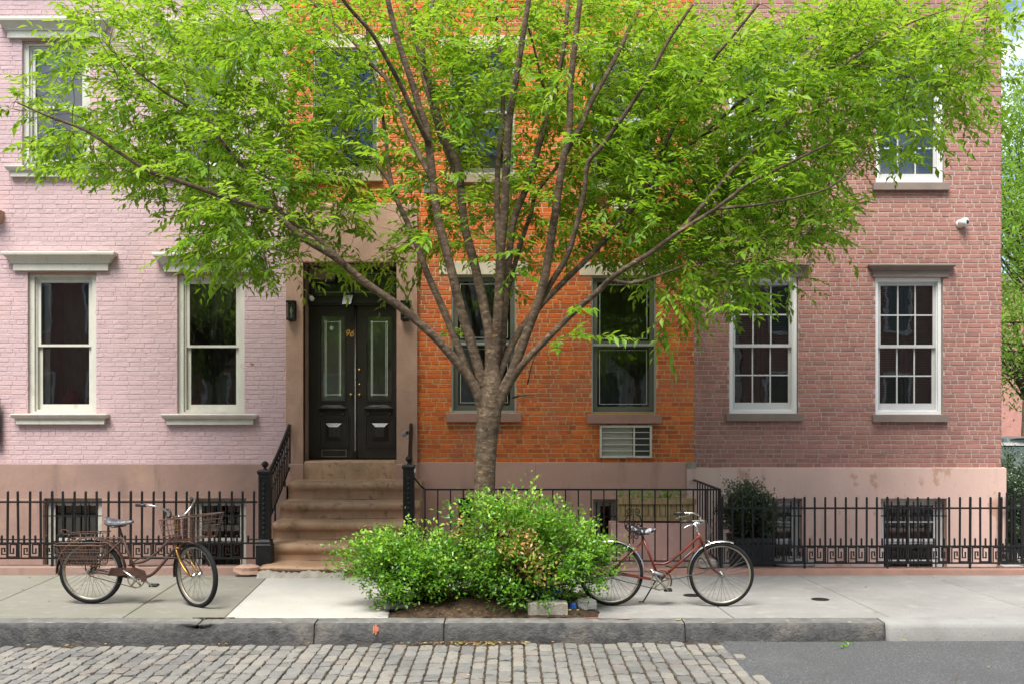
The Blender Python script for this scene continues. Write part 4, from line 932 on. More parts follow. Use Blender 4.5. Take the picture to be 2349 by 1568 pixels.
# ------------------------------------------------------------------ iron fences
def picket_mesh(hh, r_, mat, name):
    m = MB().loft([(0, -r_, r_, -r_, r_), (hh-.012, -r_, r_, -r_, r_), (hh, -r_*.4, r_*.4, -r_*.4, r_*.4)]); o = m.build(name, mat); me = o.data; bpy.data.objects.remove(o); return me
def key_mesh(wd, ht, mat):
    """pair of square spirals, a Greek key unit"""
    m = MB(); t = .0125; u = wd/10.4; v = ht/8.
    def seg(a, b):
        (x0, z0), (x1, z1) = a, b; m.box(min(x0, x1)-t/2, max(x0, x1)+t/2, -.006, .006, min(z0, z1)-t/2, max(z0, z1)+t/2)
    P = [(0, 0), (0, 8), (5, 8), (5, 1.6), (1.7, 1.6), (1.7, 5.6), (3.4, 5.6), (3.4, 3.4)]
    Q = [(5, 1.6), (5, 0), (10.4, 0), (10.4, 8), (6.7, 8), (6.7, 2.2), (8.6, 2.2), (8.6, 5.4)]
    for S in (P, Q):
        for i, (a, b) in enumerate(zip(S, S[1:])):
            d = .0006*i; m.box(min(a[0], b[0])*u-t/2, max(a[0], b[0])*u+t/2, -.006-d, .006+d, min(a[1], b[1])*v-t/2, max(a[1], b[1])*v+t/2)
    o = m.build('key_panel', mat); me = o.data; bpy.data.objects.remove(o); return me
def key_fence(name, label, pts, zc, pitch, h_top, z_rail, zk0, zk1, mat, coping, posts, group='iron key fences along the sidewalk', cop=True, cz=.09, rad=.0115):
    (xa, ya), (xb, yb) = pts; D = Vector((xb-xa, yb-ya, 0)); ln = D.length; D.normalize(); ang = math.atan2(D.y, D.x)
    t = thing(name, label, 'fence', (xa, ya, 0), group)
    def bar(nm, u0, u1, y0, y1, z0, z1, mt=mat):
        o = MB().box(u0, u1, y0, y1, z0, z1).build(nm, mt, None, (0, 0, 0)); o.parent = t; o.rotation_euler = (0, 0, ang); return o
    bar('top_rail', 0, ln, -.013, .013, z_rail-.011, z_rail+.011); bar('key_rail', 0, ln, -.012, .012, zk1, zk1+.020); bar('bottom_rail', 0, ln, -.012, .012, zk0-.020, zk0)
    if cop: bar('stone_coping', -.0, ln, -.16, .14, -.3, cz, coping)
    pm = picket_mesh(h_top-zk0, rad, mat, 'picket'); sm = picket_mesh(.105, rad*.9, mat, 'short_picket'); km = key_mesh(pitch*1.58, zk1-zk0-.018, mat); po = picket_mesh(h_top+.004-cz, .0125, mat, 'fence_post')
    n = int(ln/pitch)
    for i in range(n+1):
        u = i*pitch
        if u > ln: break
        p = D*u; post = i % posts == 0
        o = link('fence_post' if post else 'picket', po if post else pm, t, (p.x, p.y, cz if post else zk0)); o.rotation_euler = (random.gauss(0, .004), random.gauss(0, .005), ang)
        p = D*(u+pitch/2); o = link('short_picket', sm, t, (p.x, p.y, zk1+.01)); o.rotation_euler = (0, 0, ang)
        if i % 2 == 0 and u+2*pitch <= ln+.02:
            p = D*(u+pitch*.24); o = link('key_panel', km, t, (p.x, p.y, zk0+.009)); o.rotation_euler = (0, 0, ang)
    return t
FY = -1.93
key_fence('key_fence', 'black iron fence with Greek key band before the pink house', ((fx(-60, FY), FY), (fx(590, FY), FY)), 0, .1425, fz(1124, FY), fz(1150, FY), fz(1277, FY), fz(1246, FY), IRN, BRD, 7, cz=.092)
key_fence('key_fence', 'dark iron fence with Greek key band before the red house', ((fx(1656, FY), FY), (fx(2425, FY), FY)), 0, .1315, fz(1138, FY), fz(1164, FY), fz(1288, FY), fz(1253, FY), IRG, ROS, 8, cz=.065, rad=.0105)
key_fence('key_fence', 'iron fence closing the side yard at the corner of the red house', ((7.02, -.12), (9.6, -.10)), 0, .115, fz(1127, -.1), fz(1162, -.1), fz(1284, -.1), fz(1262, -.1), IRG, CON, 8, cz=-.15)
# plain railing with square return, between the stoop and the red house
pr = thing('areaway_railing', 'plain black bar railing behind the tree, turning back to the wall', 'railing', (fx(974, FY), FY, 0))
zt_, zb_ = fz(1121, FY), fz(1285, FY); xa, xb = fx(974, FY), fx(1650, FY)
MB().box(xa, xb, FY-.02, FY+.02, zt_-.012, zt_+.008).build('top_rail', IRN, pr); MB().box(xa, xb, FY-.013, FY+.013, zb_-.008, zb_+.008).build('bottom_rail', IRN, pr)
MB().box(xb-.02, xb+.02, FY+.02, -.06, zt_-.012, zt_+.007).build('return_rail', IRN, pr); MB().box(xb-.012, xb+.012, FY+.02, -.06, zb_-.008, zb_+.008).build('return_bottom_rail', IRN, pr)
bm_ = MB().box(-.008, .008, -.008, .008, 0, zt_-zb_-.01).build('baluster', IRN); me = bm_.data; bpy.data.objects.remove(bm_)
n = int((xb-xa)/.163)
for i in range(n+1): link('baluster', me, pr, Vector((xa+.006+(xb-xa-.012)*i/n, FY, zb_))-wloc(pr))
for i in range(1, 9): link('baluster', me, pr, Vector((xb, FY+.2*i, zb_))-wloc(pr))
for vx in (1116, 1650): MB().box(fx(vx, FY)-.018, fx(vx, FY)+.018, FY-.022, FY+.018, -.02, zt_+.012).build('post', IRN, pr)
MB().box(xa, xb+.1, FY-.17, FY+.15, -.3, .07).build('stone_coping', ROS, pr)
MB().tube([(fx(941, -1.9), -1.9, fz(1078, -1.9)), (fx(950, -1.92), -1.92, fz(1094, -1.92)), (fx(966, FY), FY, fz(1114, FY)), (xa, FY, fz(1120, FY))], .011, 6).build('swept_end', IRN, pr)
# scroll ornament on the railing
m_ = []
cxs, czs = fx(1452, FY), fz(1200, FY)
def spiral(c, r0, turns, sgn, st):
    return [(c[0]+sgn*r0*(1-.75*k/22)*math.cos(st+turns*2*math.pi*k/22), FY-.025, c[1]+r0*(1-.75*k/22)*math.sin(st+turns*2*math.pi*k/22)) for k in range(23)]
orn = MB()
for sgn in (-1, 1):
    orn.tube(spiral((cxs+sgn*.045, czs+.165), .04, 1.2, sgn, -1.2), .0065, 6); orn.tube(spiral((cxs+sgn*.06, czs-.02), .05, 1.2, sgn, 2.2), .0075, 6); orn.tube(spiral((cxs+sgn*.045, czs-.16), .035, 1.2, sgn, 1.2), .0065, 6)
    orn.tube([(cxs+sgn*.02, FY-.025, czs+.13), (cxs+sgn*.085, FY-.025, czs+.10), (cxs+sgn*.11, FY-.025, czs+.02), (cxs+sgn*.10, FY-.025, czs-.05), (cxs+sgn*.02, FY-.025, czs-.12)], .008, 6)
orn.tube([(cxs, FY-.02, czs-.25), (cxs, FY-.02, czs+.2)], .008, 6); orn.build('scroll_ornament', IRN, pr)

# ------------------------------------------------------------------ parapet wall, wooden planter, shrub tub, areaway odds
pw = MB().bbox(fx(1400, -1.55), fx(1622, -1.55), -1.62, -1.30, -.7, fz(1197, -1.55), .01).build('parapet_wall', PLW, None, (fx(1510, -1.5), -1.45, -.7))
tag(pw, 'low peeling pink plaster wall under the wooden planter box', 'wall')
wp = thing('planter_box', 'weathered wooden planter box of green seedlings on the pink wall', 'planter', (fx(1503, -1.5), -1.45, fz(1196, -1.5)))
x0, x1, z0, z1 = fx(1421, -1.55), fx(1590, -1.55), fz(1193, -1.55)+.005, fz(1141, -1.55); n = 13
for i in range(n):
    a = x0+(x1-x0)*i/n; b = x0+(x1-x0)*(i+1)/n
    box('plank', WOD, wp, a+.004, b-.004, -1.60+random.uniform(0, .006), -1.575, z0+.03, z1-.03, .003)
box('plank', WOD, wp, x0, x1, -1.35, -1.33, z0+.03, z1-.02); box('end_board', WOD, wp, x0-.02, x0-.001, -1.6, -1.33, z0+.02, z1-.02); box('end_board', WOD, wp, x1+.001, x1+.02, -1.6, -1.33, z0+.02, z1-.02)
box('top_board', WOD, wp, x0-.03, x1+.03, -1.625, -1.601, z1-.075, z1, .003); box('bottom_board', WOD, wp, x0-.03, x1+.03, -1.625, -1.601, z0, z0+.055, .003)
box('soil', SOI, wp, x0+.005, x1-.005, -1.57, -1.36, z0+.05, z1-.05)
def sprouts(name, parent, cs, n, mat, hmin, hmax, ln, seed):
    r = np.random.default_rng(seed); P, D = [], []
    for (cx, cy, cz, sx) in cs:
        p = np.column_stack([cx+r.normal(0, sx, n), cy+r.normal(0, .04, n), cz+r.uniform(hmin, hmax, n)]); P.append(p); D.append(unit(np.column_stack([r.normal(0, .7, n), r.normal(0, .7, n), r.uniform(-.1, 1, n)])))
    P = np.concatenate(P); D = np.concatenate(D); N_ = unit(np.cross(D, r.normal(size=D.shape))); k = len(P)
    return leaf_mesh(name, P, D, N_, r.uniform(.6, 1.2, k)*ln, r.uniform(.5, .8, k)*ln*.8, r.random(k), mat, parent)
zz = z1-.05
sprouts('seedlings', wp, [(fx(v, -1.48), -1.47, zz, .03) for v in (1425, 1452, 1468, 1490)]+[(fx(v, -1.48), -1.47, zz, .06) for v in (1512, 1525, 1540, 1555)], 46, PLTL, .0, .15, .045, 4)

def shrub(name, label, cat, base, ells, nl, ln, mat, seed, stems=10, dead=None, parent_group=None, twig=TWG, wl=.55, inner=.35, clump=60):
    """leaves in sprays through the volume of several lobes, with stems from the base"""
    r = np.random.default_rng(seed); t = thing(name, label, cat, base, parent_group)
    tot = sum(e[3]*e[4]*e[5] for e in ells); P, D, Vv = [], [], []; m = MB(); b0 = Vector(base)
    for e in ells:
        k = max(3, int(nl*e[3]*e[4]*e[5]/tot/clump)); c = np.array(e[:3]); rad = np.array(e[3:6])
        for _ in range(k):
            d = unit(r.normal(size=3)); rr = r.uniform(inner, 1)**.5*r.uniform(.85, 1.06); cen = c+d*rad*rr
            if cen[2] < base[2]+.02: cen[2] = base[2]+.02+r.uniform(0, .05)
            q = clump; out = unit(np.array([d[0], d[1], d[2]*.6+.35])); L_ = r.uniform(.5, 1.9)*ln*3.6
            s_ = r.random(q)*L_; p = cen+out*s_[:, None]+r.normal(0, ln*.85, (q, 3)); P.append(p)
            D.append(unit(out*.6+r.normal(size=(q, 3))*.75)); bv = r.uniform(.05, .62)+.24*(d[2])+.3*(rr-.8)  # leaf colour paler on top and darker inside, imitating light from above
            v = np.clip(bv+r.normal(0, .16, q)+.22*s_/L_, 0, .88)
            if dead is not None:
                for (dx, dz, dr) in dead:
                    if math.hypot(cen[0]-dx, cen[2]-dz) < dr and r.random() < .75 and d[1] < .3: v = r.uniform(.92, 1, q)
            Vv.append(v)
            if r.random() < .5:
                a = Vector(cen); mid = b0.lerp(Vector(c), .55)+Vector(r.normal(0, .05, 3)); mid.z = max(mid.z, base[2]+.03); m.tube([Vector(c)*.35+mid*.65, (a+mid)/2+Vector(r.normal(0, .03, 3)), a+Vector(out)*L_*.7], [.006, .004, .002], 4, cap=False)
    for _ in range(stems):
        e = ells[r.integers(len(ells))]; c = Vector(e[:3]); s0 = b0+Vector((r.normal(0, .1), r.normal(0, .08), 0)); m.tube([s0, s0.lerp(c, .5)+Vector(r.normal(0, .05, 3)), c+Vector(r.normal(0, .1, 3))], [.013, .010, .006], 5, cap=False)
    m.build('stems', twig, t)
    P = np.concatenate(P); D = np.concatenate(D); V_ = np.concatenate(Vv); k = len(P)
    N_ = unit(np.cross(D, np.cross(np.array([0, -.3, 1.])+r.normal(0, .5, (k, 3)), D)))
    P[:, 2] = np.maximum(P[:, 2], base[2]+.01)
    leaf_mesh('foliage', P, D, N_, r.uniform(.7, 1.25, k)*ln, r.uniform(.75, 1.2, k)*ln*wl, V_, mat, t)
    return t
def el(v, w_, Y, rv, rw, ry):
    c = at(v, w_, Y); s = (Y-CAM_Y)/FV; return (c.x, c.y, c.z, rv*s, ry, rw*s)
tub = thing('shrub_tub', 'charcoal square tub behind the fence of the red house', 'planter', (fx(1732, -1.4), -1.35, -.3))
a, b, zt2 = fx(1690, -1.6), fx(1778, -1.6), fz(1234, -1.6)
MB().loft([(-.5, a+.05, b-.05, -1.55, -1.05), (zt2-.06, a, b, -1.60, -1.0), (zt2-.055, a-.015, b+.015, -1.615, -.985), (zt2, a-.015, b+.015, -1.615, -.985)]).build('tub', PLD, tub)
MB().box(a+.02, b-.02, -1.58, -1.02, zt2-.03, zt2+.004).build('soil', SOI, tub)
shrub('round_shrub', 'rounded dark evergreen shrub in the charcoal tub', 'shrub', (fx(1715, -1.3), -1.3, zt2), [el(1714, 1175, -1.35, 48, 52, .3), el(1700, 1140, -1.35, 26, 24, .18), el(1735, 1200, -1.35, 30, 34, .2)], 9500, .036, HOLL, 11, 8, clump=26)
bn = thing('round_bin', 'round grey bin lid showing over the coping by the red house', 'bin', (fx(1820, -1.2), -1.2, -.6))
MB().lathe([(.28, -.7), (.30, .0), (.31, .0), (.315, .02), (.29, .045), (.2, .085), (.06, .105), (.001, .106)], (fx(1820, -1.35), -1.25, .02), 28).build('lid', GPL, bn)
rock('stone_chunk', 'pale rough stone chunk on the coping behind the red bicycle', 'stone', (fx(1622, -2.0), -1.99, .07), .26, .2, .16, STO, 21, .2, .85)

# ------------------------------------------------------------------ tree pit
m = MB(); nx, ny = 34, 16; pit = []
for j in range(ny+1):
    for i in range(nx+1):
        u, v = i/nx, j/ny; x_ = skew(-1.42, -4)+2.2*u; y_ = -4.87+1.6*v
        e = min(u, 1-u)*2.2; f = min(v*1.6+.05, (1-v)*1.6); hgt = .095*min(1, e/.35)*min(1, f/.3)
        m.v.append((x_+random.uniform(-.02, .02), y_, -.02+hgt+random.uniform(-.010, .014)+.01))
for j in range(ny):
    for i in range(nx): k = j*(nx+1)+i; m.face([k, k+1, k+nx+2, k+nx+1], .5, True)
tp = tag(m.build('tree_pit_soil', SOI), 'dark soil of the tree pit at the kerb', kind='structure')
rock('slate_slab', 'tilted dark slate slab at the left edge of the tree pit', 'stone', (fx(912, -4.55), -4.55, .03), .36, .22, .10, SLT, 5, -.3, .95)
cb = thing('concrete_block', 'grey concrete block lying at the kerb under the bush', 'block', (fx(1257, -4.72), -4.72, .0))
MB().bbox(fx(1211, -4.8), fx(1302, -4.8), -4.82, -4.64, .004, .145, .012).build('block', STO, cb)
rock('rubble_stone', 'white broken stone beside the bush, left of the red bicycle', 'stone', (fx(1342, -4.5), -4.5, .0), .26, .2, .17, CON, 8, .4, .8)
rock('rubble_stone', 'grey broken stone behind the slate slab in the tree pit', 'stone', (fx(905, -4.2), -4.2, .02), .22, .18, .14, STO, 9, .4, .8)
bag = rock('blue_bag', 'crumpled blue plastic bag under the right side of the bush', 'bag', (fx(1256, -4.35), -4.35, .03), .42, .26, .30, BLU, 12, .1, .3)
rock('blue_bag', 'small blue plastic scrap beside the grey concrete block', 'bag', (fx(1314, -4.62), -4.62, .0), .09, .1, .15, BLU, 13, .1, .3)
deb = MB(); r_ = random.Random(4)
for _ in range(420):                                    # leaf litter and crumbs in the gutter and round the pit
    if r_.random() < .55: xx, yy = r_.gauss(-.4, .35), KY-.04-abs(r_.gauss(0, .07)); zz = zst(xx)+.008
    elif r_.random() < .5: xx, yy = r_.uniform(-1.4, .7), r_.uniform(-4.85, -4.4); zz = .075
    else: xx, yy = r_.uniform(-6, 6), r_.choice([KY-.03-abs(r_.gauss(0, .03)), r_.uniform(-4.8, -2.2), r_.uniform(-6.9, -5.3)]); zz = .006 if yy > KY else zst(xx)+.006
    a = r_.uniform(0, 6.3); l_ = r_.uniform(.008, .03); w2 = l_*r_.uniform(.2, .5); n = len(deb.v)
    deb.v += [(xx+l_*math.cos(a), yy+l_*math.sin(a), zz+.004), (xx-w2*math.sin(a), yy+w2*math.cos(a), zz+.008), (xx-l_*math.cos(a), yy-l_*math.sin(a), zz+.003), (xx+w2*math.sin(a), yy-w2*math.cos(a), zz)]
    deb.face([n, n+1, n+2, n+3], r_.random())
LIT = leaf_mat('leaf_litter', [(0, (.10, .055, .025)), (.5, (.26, .16, .06)), (.8, (.36, .30, .14)), (1, (.14, .26, .03))], (.3, .2, .05), .15)
o = deb.build('leaf_litter', LIT, None, attr=True); tag(o, 'scattered dry leaf litter along the gutter and tree pit', 'leaf litter', kind='stuff')
dm = MB()
for i in range(13):
    for j in range(6):
        xx = -1.0+1.3*i/12; yy = KY-.01-.22*j/5; hh = .03*math.exp(-((xx+.35)/.4)**2)*(1-j/5)
        dm.v.append((xx, yy, zst(xx)-.02+hh*1.3+random.uniform(-.004, .006)))
for i in range(12):
    for j in range(5): k = i*6+j; dm.face([k, k+1, k+7, k+6], .5, True)
dm.build('gutter_soil', SOI, road)
fr_ = sprouts('fallen_sprig', (fs := thing('fallen_sprig', 'fallen green leaf sprig on the asphalt near the kerb', 'leaf', (fx(1950, -5.45), -5.45, zst(3.3)))), [(fx(1942, -5.45), -5.45, zst(3.3)-.003, .05)], 12, PLTL, 0, .02, .05, 9)

# two boxwood bushes round the trunk
BZ = .05
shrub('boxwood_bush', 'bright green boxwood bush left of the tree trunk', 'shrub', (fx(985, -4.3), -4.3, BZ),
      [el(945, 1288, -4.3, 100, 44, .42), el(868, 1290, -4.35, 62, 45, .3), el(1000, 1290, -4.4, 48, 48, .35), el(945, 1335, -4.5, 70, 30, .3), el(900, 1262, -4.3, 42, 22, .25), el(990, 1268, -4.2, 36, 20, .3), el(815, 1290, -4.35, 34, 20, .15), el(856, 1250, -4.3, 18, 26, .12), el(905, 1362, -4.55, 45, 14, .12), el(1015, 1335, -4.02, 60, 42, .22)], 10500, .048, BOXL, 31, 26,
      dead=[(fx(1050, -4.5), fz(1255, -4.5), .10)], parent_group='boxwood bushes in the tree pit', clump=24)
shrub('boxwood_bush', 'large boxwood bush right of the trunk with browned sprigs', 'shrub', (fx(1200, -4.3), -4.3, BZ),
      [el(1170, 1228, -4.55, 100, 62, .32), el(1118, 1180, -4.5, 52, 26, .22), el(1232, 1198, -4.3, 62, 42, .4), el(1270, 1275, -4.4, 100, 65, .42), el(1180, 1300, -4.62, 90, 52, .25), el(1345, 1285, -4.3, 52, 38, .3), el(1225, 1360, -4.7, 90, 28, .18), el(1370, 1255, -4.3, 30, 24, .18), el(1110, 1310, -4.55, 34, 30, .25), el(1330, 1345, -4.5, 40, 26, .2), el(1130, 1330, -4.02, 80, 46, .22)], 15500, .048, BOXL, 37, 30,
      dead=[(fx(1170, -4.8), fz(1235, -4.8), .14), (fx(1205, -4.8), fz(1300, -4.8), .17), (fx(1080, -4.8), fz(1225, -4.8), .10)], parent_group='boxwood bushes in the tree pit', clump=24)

# ------------------------------------------------------------------ bicycles (x forward, y left, z up; origin on the ground under the rear axle)
def lmesh(mb, name, mat, parent, loc=(0, 0, 0), rot=None):
    """a part in its thing's own axes"""
    o = mb.build(name, mat, None, (0, 0, 0)); o.parent = parent; o.location = loc
    if rot: o.rotation_euler = rot
    return o
def circ(r, n, c=(0, 0), y=0, a0=0, a1=2*math.pi, full=True):
    k = n if full else n+1
    return [(c[0]+r*math.cos(a0+(a1-a0)*i/n), y, c[1]+r*math.sin(a0+(a1-a0)*i/n)) for i in range(k)]
def wheel(parent, name, c, Rr, tyre_r, spokes=32, rimmat=RIM, white=None):
    hub = MB().lathe([(.001, -.055), (.012, -.055), (.012, -.045), (.03, -.04), (.03, -.034), (.016, -.03), (.016, .03), (.03, .034), (.03, .04), (.012, .045), (.012, .055), (.001, .055)], (0, 0, 0), 12, 'y')
    w_ = lmesh(hub, name, CHR, parent, c)
    lmesh(MB().tube(circ(Rr-tyre_r, 64), tyre_r, 10, closed=True), 'tyre', RUB, w_)
    rm = MB(); n = 64; ri = Rr-2*tyre_r
    prof = [(ri+.006, -.013), (ri-.008, -.012), (ri-.011, 0), (ri-.008, .012), (ri+.006, .013)]
    base = 0
    for k in range(n):
        an = 2*math.pi*k/n
        for (r0, y0) in prof: rm.v.append((r0*math.cos(an), y0, r0*math.sin(an)))
    for k in range(n):
        l = (k+1) % n
        for q in range(4): rm.face([k*5+q, l*5+q, l*5+q+1, k*5+q+1], .5, True)
    lmesh(rm, 'rim', rimmat, w_)
    if white:
        for yy in (-1, 1): lmesh(MB().tube(circ(Rr-tyre_r*1.72, 64, y=yy*tyre_r*.62), .0045, 5, closed=True), 'pale_sidewall', white, w_)
    sp = MB()
    for k in range(spokes):
        a = 2*math.pi*k/spokes; sd_ = 1 if k % 2 else -1; b = a+(.55 if (k//2) % 2 else -.55)
        sp.tube([(.03*math.cos(b), sd_*.036, .03*math.sin(b)), ((ri-.012)*math.cos(a), sd_*.004, (ri-.012)*math.sin(a))], .0016, 4, cap=False)
    lmesh(sp, 'spokes', STW, w_)
    return w_
def fender(parent, name, c, r, a0, a1, wd, mat, n=36, ht=.014):
    m = MB(); prof = [(r-ht, -wd), (r-.002, -wd*.7), (r, 0), (r-.002, wd*.7), (r-ht, wd)]
    for i in range(n+1):
        an = a0+(a1-a0)*i/n
        for (q, y) in prof: m.v.append((c[0]+q*math.cos(an), c[1]+y, c[2]+q*math.sin(an)))
    for i in range(n):
        for k in range(4): m.face([i*5+k, i*5+k+1, (i+1)*5+k+1, (i+1)*5+k], .5, True)
    return lmesh(m, name, mat, parent)
def smooth(pts, n=8):
    """Catmull-Rom through the points"""
    P = [Vector(p) for p in pts]; P = [P[0]*2-P[1]]+P+[P[-1]*2-P[-2]]; out = []
    for i in range(1, len(P)-2):
        for k in range(n):
            t = k/n; a, b, c, d = P[i-1:i+3]
            out.append(.5*((2*b)+(c-a)*t+(2*a-5*b+4*c-d)*t*t+(3*b-a-3*c+d)*t**3))
    out.append(P[-2]); return out
def saddle(parent, c, ln, wd, mat, tilt=0):
    m = MB(); n = 14; k = 10
    for i in range(n+1):
        u = i/n; x_ = -ln*.45+ln*u; hw = wd*.5*(1 if u < .25 else max(.18, 1-(u-.25)*1.35)); hw *= min(1, .35+u*4) * (1 if u < .93 else .7)
        for j in range(k+1):
            t = -1+2*j/k; top_ = .038*(1-u)**1.5-.010*math.sin(u*math.pi)+.004; sk = .050*(1-u)**.8+.016
            m.v.append((c[0]+x_, c[1]+hw*(t if abs(t) < .8 else math.copysign(.8+.2*math.sin((abs(t)-.8)*5*math.pi/2), t)), c[2]+top_+.012-sk*abs(t)**3.2))
    for i in range(n):
        for j in range(k): q = i*(k+1)+j; m.face([q, q+k+1, q+k+2, q+1], .5, True)
    n0 = len(m.v); m.v += [(v[0], v[1]*.93, v[2]-.012) for v in m.v[:n0]]
    for i in range(n):
        for j in range(k): q = n0+i*(k+1)+j; m.face([q, q+1, q+k+2, q+k+1], .5, True)
    def edge(a, b): m.face([a, b, b+n0, a+n0], .5, True)
    for i in range(n): edge(i*(k+1), (i+1)*(k+1)); edge((i+1)*(k+1)+k, i*(k+1)+k)
    for j in range(k): edge(j+1, j); edge(n*(k+1)+j, n*(k+1)+j+1)
    s_ = lmesh(m, 'saddle', mat, parent)
    for sg_ in (-1, 1): lmesh(MB().tube([(c[0]-.08, sg_*.05+c[1], c[2]-.03), (c[0]-.05, sg_*.03+c[1], c[2]-.06), (c[0]+.08, sg_*.02+c[1], c[2]-.045)], .005, 5), 'saddle_rail', STW, s_)
    return s_
def crank(parent, c, ang, L_, mat, chain_r, ringmat, teeth=40, both=True, pedals=(1, 1)):
    g = MB(); n = teeth*2
    for rr, yy in ((chain_r-.014, -.050), (chain_r-.014, -.044)): g.v += [((rr)*math.cos(2*math.pi*k/n), yy, rr*math.sin(2*math.pi*k/n)) for k in range(n)]
    for yy in (-.050, -.044): g.v += [((chain_r+(.004 if k % 2 else -.003))*math.cos(2*math.pi*k/n), yy, (chain_r+(.004 if k % 2 else -.003))*math.sin(2*math.pi*k/n)) for k in range(n)]
    for k in range(n):
        l = (k+1) % n; g.face([k, l, 2*n+l, 2*n+k]); g.face([n+l, n+k, 3*n+k, 3*n+l]); g.face([2*n+k, 2*n+l, 3*n+l, 3*n+k]); g.face([l, k, n+k, n+l])
    for k in range(5):
        a = 2*math.pi*k/5+.3; g.tube([(0, -.047, 0), ((chain_r-.012)*math.cos(a), -.047, (chain_r-.012)*math.sin(a))], [.018, .010], 6)
    ch = lmesh(g, 'chainring', ringmat, parent, c)
    for sd_, an, ok in ((-1, ang, pedals[0]), (1, ang+math.pi, pedals[1])):
        ex_, ez = math.cos(an)*L_, math.sin(an)*L_
        cr = lmesh(MB().tube([(0, sd_*.045, 0), (0, sd_*.062, 0), (ex_*.15, sd_*.066, ez*.15), (ex_, sd_*.072, ez)], [.017, .017, .013, .011], 8), 'crank_arm', CHR, parent, c)
        if ok:
            m = MB().bbox(ex_-.045, ex_+.045, min(sd_*.085, sd_*.165), max(sd_*.085, sd_*.165), ez-.013, ez+.013, .006); lmesh(m, 'pedal', BLP, cr)
    return ch
def place(o, loc, rz, lean): o.location = loc; o.rotation_mode = 'ZYX'; o.rotation_euler = (lean, 0, rz)

# --- the red step-through bicycle on the right
rb = thing('bicycle', 'rusty red step-through bicycle on its kickstand right of the bush', 'bicycle')
r0 = .342; WB = 1.165
wheel(rb, 'rear_wheel', (0, 0, r0), r0, .0205, 36); 
head_t, head_b = Vector((.915, 0, .785)), Vector((.972, 0, .645)); bb = Vector((.515, 0, .275)); seatc = Vector((.345, 0, .700)); fa = Vector((WB, 0, r0))
fm = MB()
fm.tube([head_t, head_b], .0185, 10); fm.tube([bb+Vector((0, -.036, 0)), bb+Vector((0, .036, 0))], .021, 10)
fm.tube([bb, seatc+Vector((-.012, 0, .03))], .0145, 10)
fm.tube(smooth([(.928, 0, .745), (.80, 0, .625), (.66, 0, .505), (.56, 0, .452), (.452, 0, .452)]), .0140, 10)
fm.tube([(.955, 0, .675), bb], .0150, 10)
for s_ in (-1, 1):
    fm.tube([bb+Vector((-.02, s_*.02, 0)), (.10, s_*.048, r0), (0, s_*.058, r0)], [.010, .009, .008], 8); fm.tube([seatc+Vector((0, s_*.014, -.01)), (.12, s_*.045, .475), (0, s_*.058, r0)], [.0085, .008, .007], 8)
lmesh(fm, 'frame', RED, rb)
lmesh(MB().tube([seatc, (.318, 0, .785)], .0125, 8), 'seat_post', RUS, rb); saddle(rb, (.325, 0, .815), .27, .175, BSD)
fk = MB()
for s_ in (-1, 1): fk.tube(smooth([(.975, s_*.03, .64), (1.01, s_*.045, .53), (1.075, s_*.05, .40), (WB, s_*.055, r0)]), [.013]*8+[.0115]*8+[.009]*9, 8)
fk.tube([(.973, -.035, .642), (.973, .035, .642)], .017, 8); lmesh(fk, 'fork', pmat('dark_rusty_fork', shades((.045, .025, .02), .7, 1.4), 9, .4, coords='obj'), rb)
wheel(rb, 'front_wheel', (WB, 0, r0), r0, .0205, 36)
fender(rb, 'rear_fender', (0, 0, r0), r0+.022, R(10), R(172), .026, CHR); fender(rb, 'front_fender', (WB, 0, r0), r0+.022, R(70), R(205), .026, CHR)
hb = MB(); st0 = Vector((.898, 0, .83))
stem = MB().tube([head_t, st0, (.885, 0, .875)], [.014, .011, .011], 8).tube([(.885, 0, .875), (.93, 0, .888)], .013, 8); lmesh(stem, 'stem', CHR, rb)
for s_ in (-1, 1): hb.tube(smooth([(.93, 0, .888), (.945, s_*.06, .89), (.955, s_*.15, .925), (.92, s_*.24, .95), (.82, s_*.28, .95), (.70, s_*.29, .945)], 6), .011, 8)
hbo = lmesh(hb, 'handlebar', CHR, rb)
for s_ in (-1, 1):
    lmesh(MB().tube([(.81, s_*.281, .95), (.69, s_*.291, .944)], .0165, 10), 'grip', BLP, hbo)
    lmesh(MB().tube(smooth([(.865, s_*.265, .945), (.83, s_*.29, .918), (.77, s_*.305, .905), (.72, s_*.315, .880)], 4), [.011]*4+[.007]*9, 6), 'brake_lever', CHR, hbo)
cb_ = MB()
for s_ in (-1, 1): cb_.tube(smooth([(.86, s_*.27, .94), (1.0, s_*.20, .90), (1.06, s_*.06, .80), (1.0, s_*.01, .70)], 6), .0028, 5)
cb_.tube(smooth([(1.0, .0, .70), (.85, .02, .58), (.62, .02, .36), (.45, .02, .32), (.2, .02, .55), (.25, 0, .62)], 6), .0025, 5)
lmesh(cb_, 'brake_cable', BLP, rb)
cal = MB()
for s_ in (-1, 1): cal.tube(smooth([(1.005, s_*.012, .705), (1.03, s_*.04, .69), (1.04, s_*.036, .655)], 4), .006, 6); cal.tube(smooth([(.20, s_*.012, .655), (.17, s_*.04, .63), (.165, s_*.036, .60)], 4), .006, 6)
lmesh(cal, 'brake_caliper', CHR, rb)
crank(rb, bb, R(128), .165, CHR, .098, RIM, pedals=(0, 1))
m = MB(); 
for s_ in (1, -1): m.tube([(bb.x, -.047, bb.z+s_*.098), (.0, -.047, r0+s_*.036)], .0045, 5)
lmesh(m, 'chain', IRG, rb)
m = MB().tube([(bb.x-.03, .04, bb.z), (bb.x-.10, .09, .13), (bb.x-.16, .13, .012), (bb.x-.205, .135, .012)], .008, 6); lmesh(m, 'kickstand', IRN, rb)
m = MB(); prof = circ(.118, 16, (bb.x, bb.z), -.058, R(-25), R(110), False)
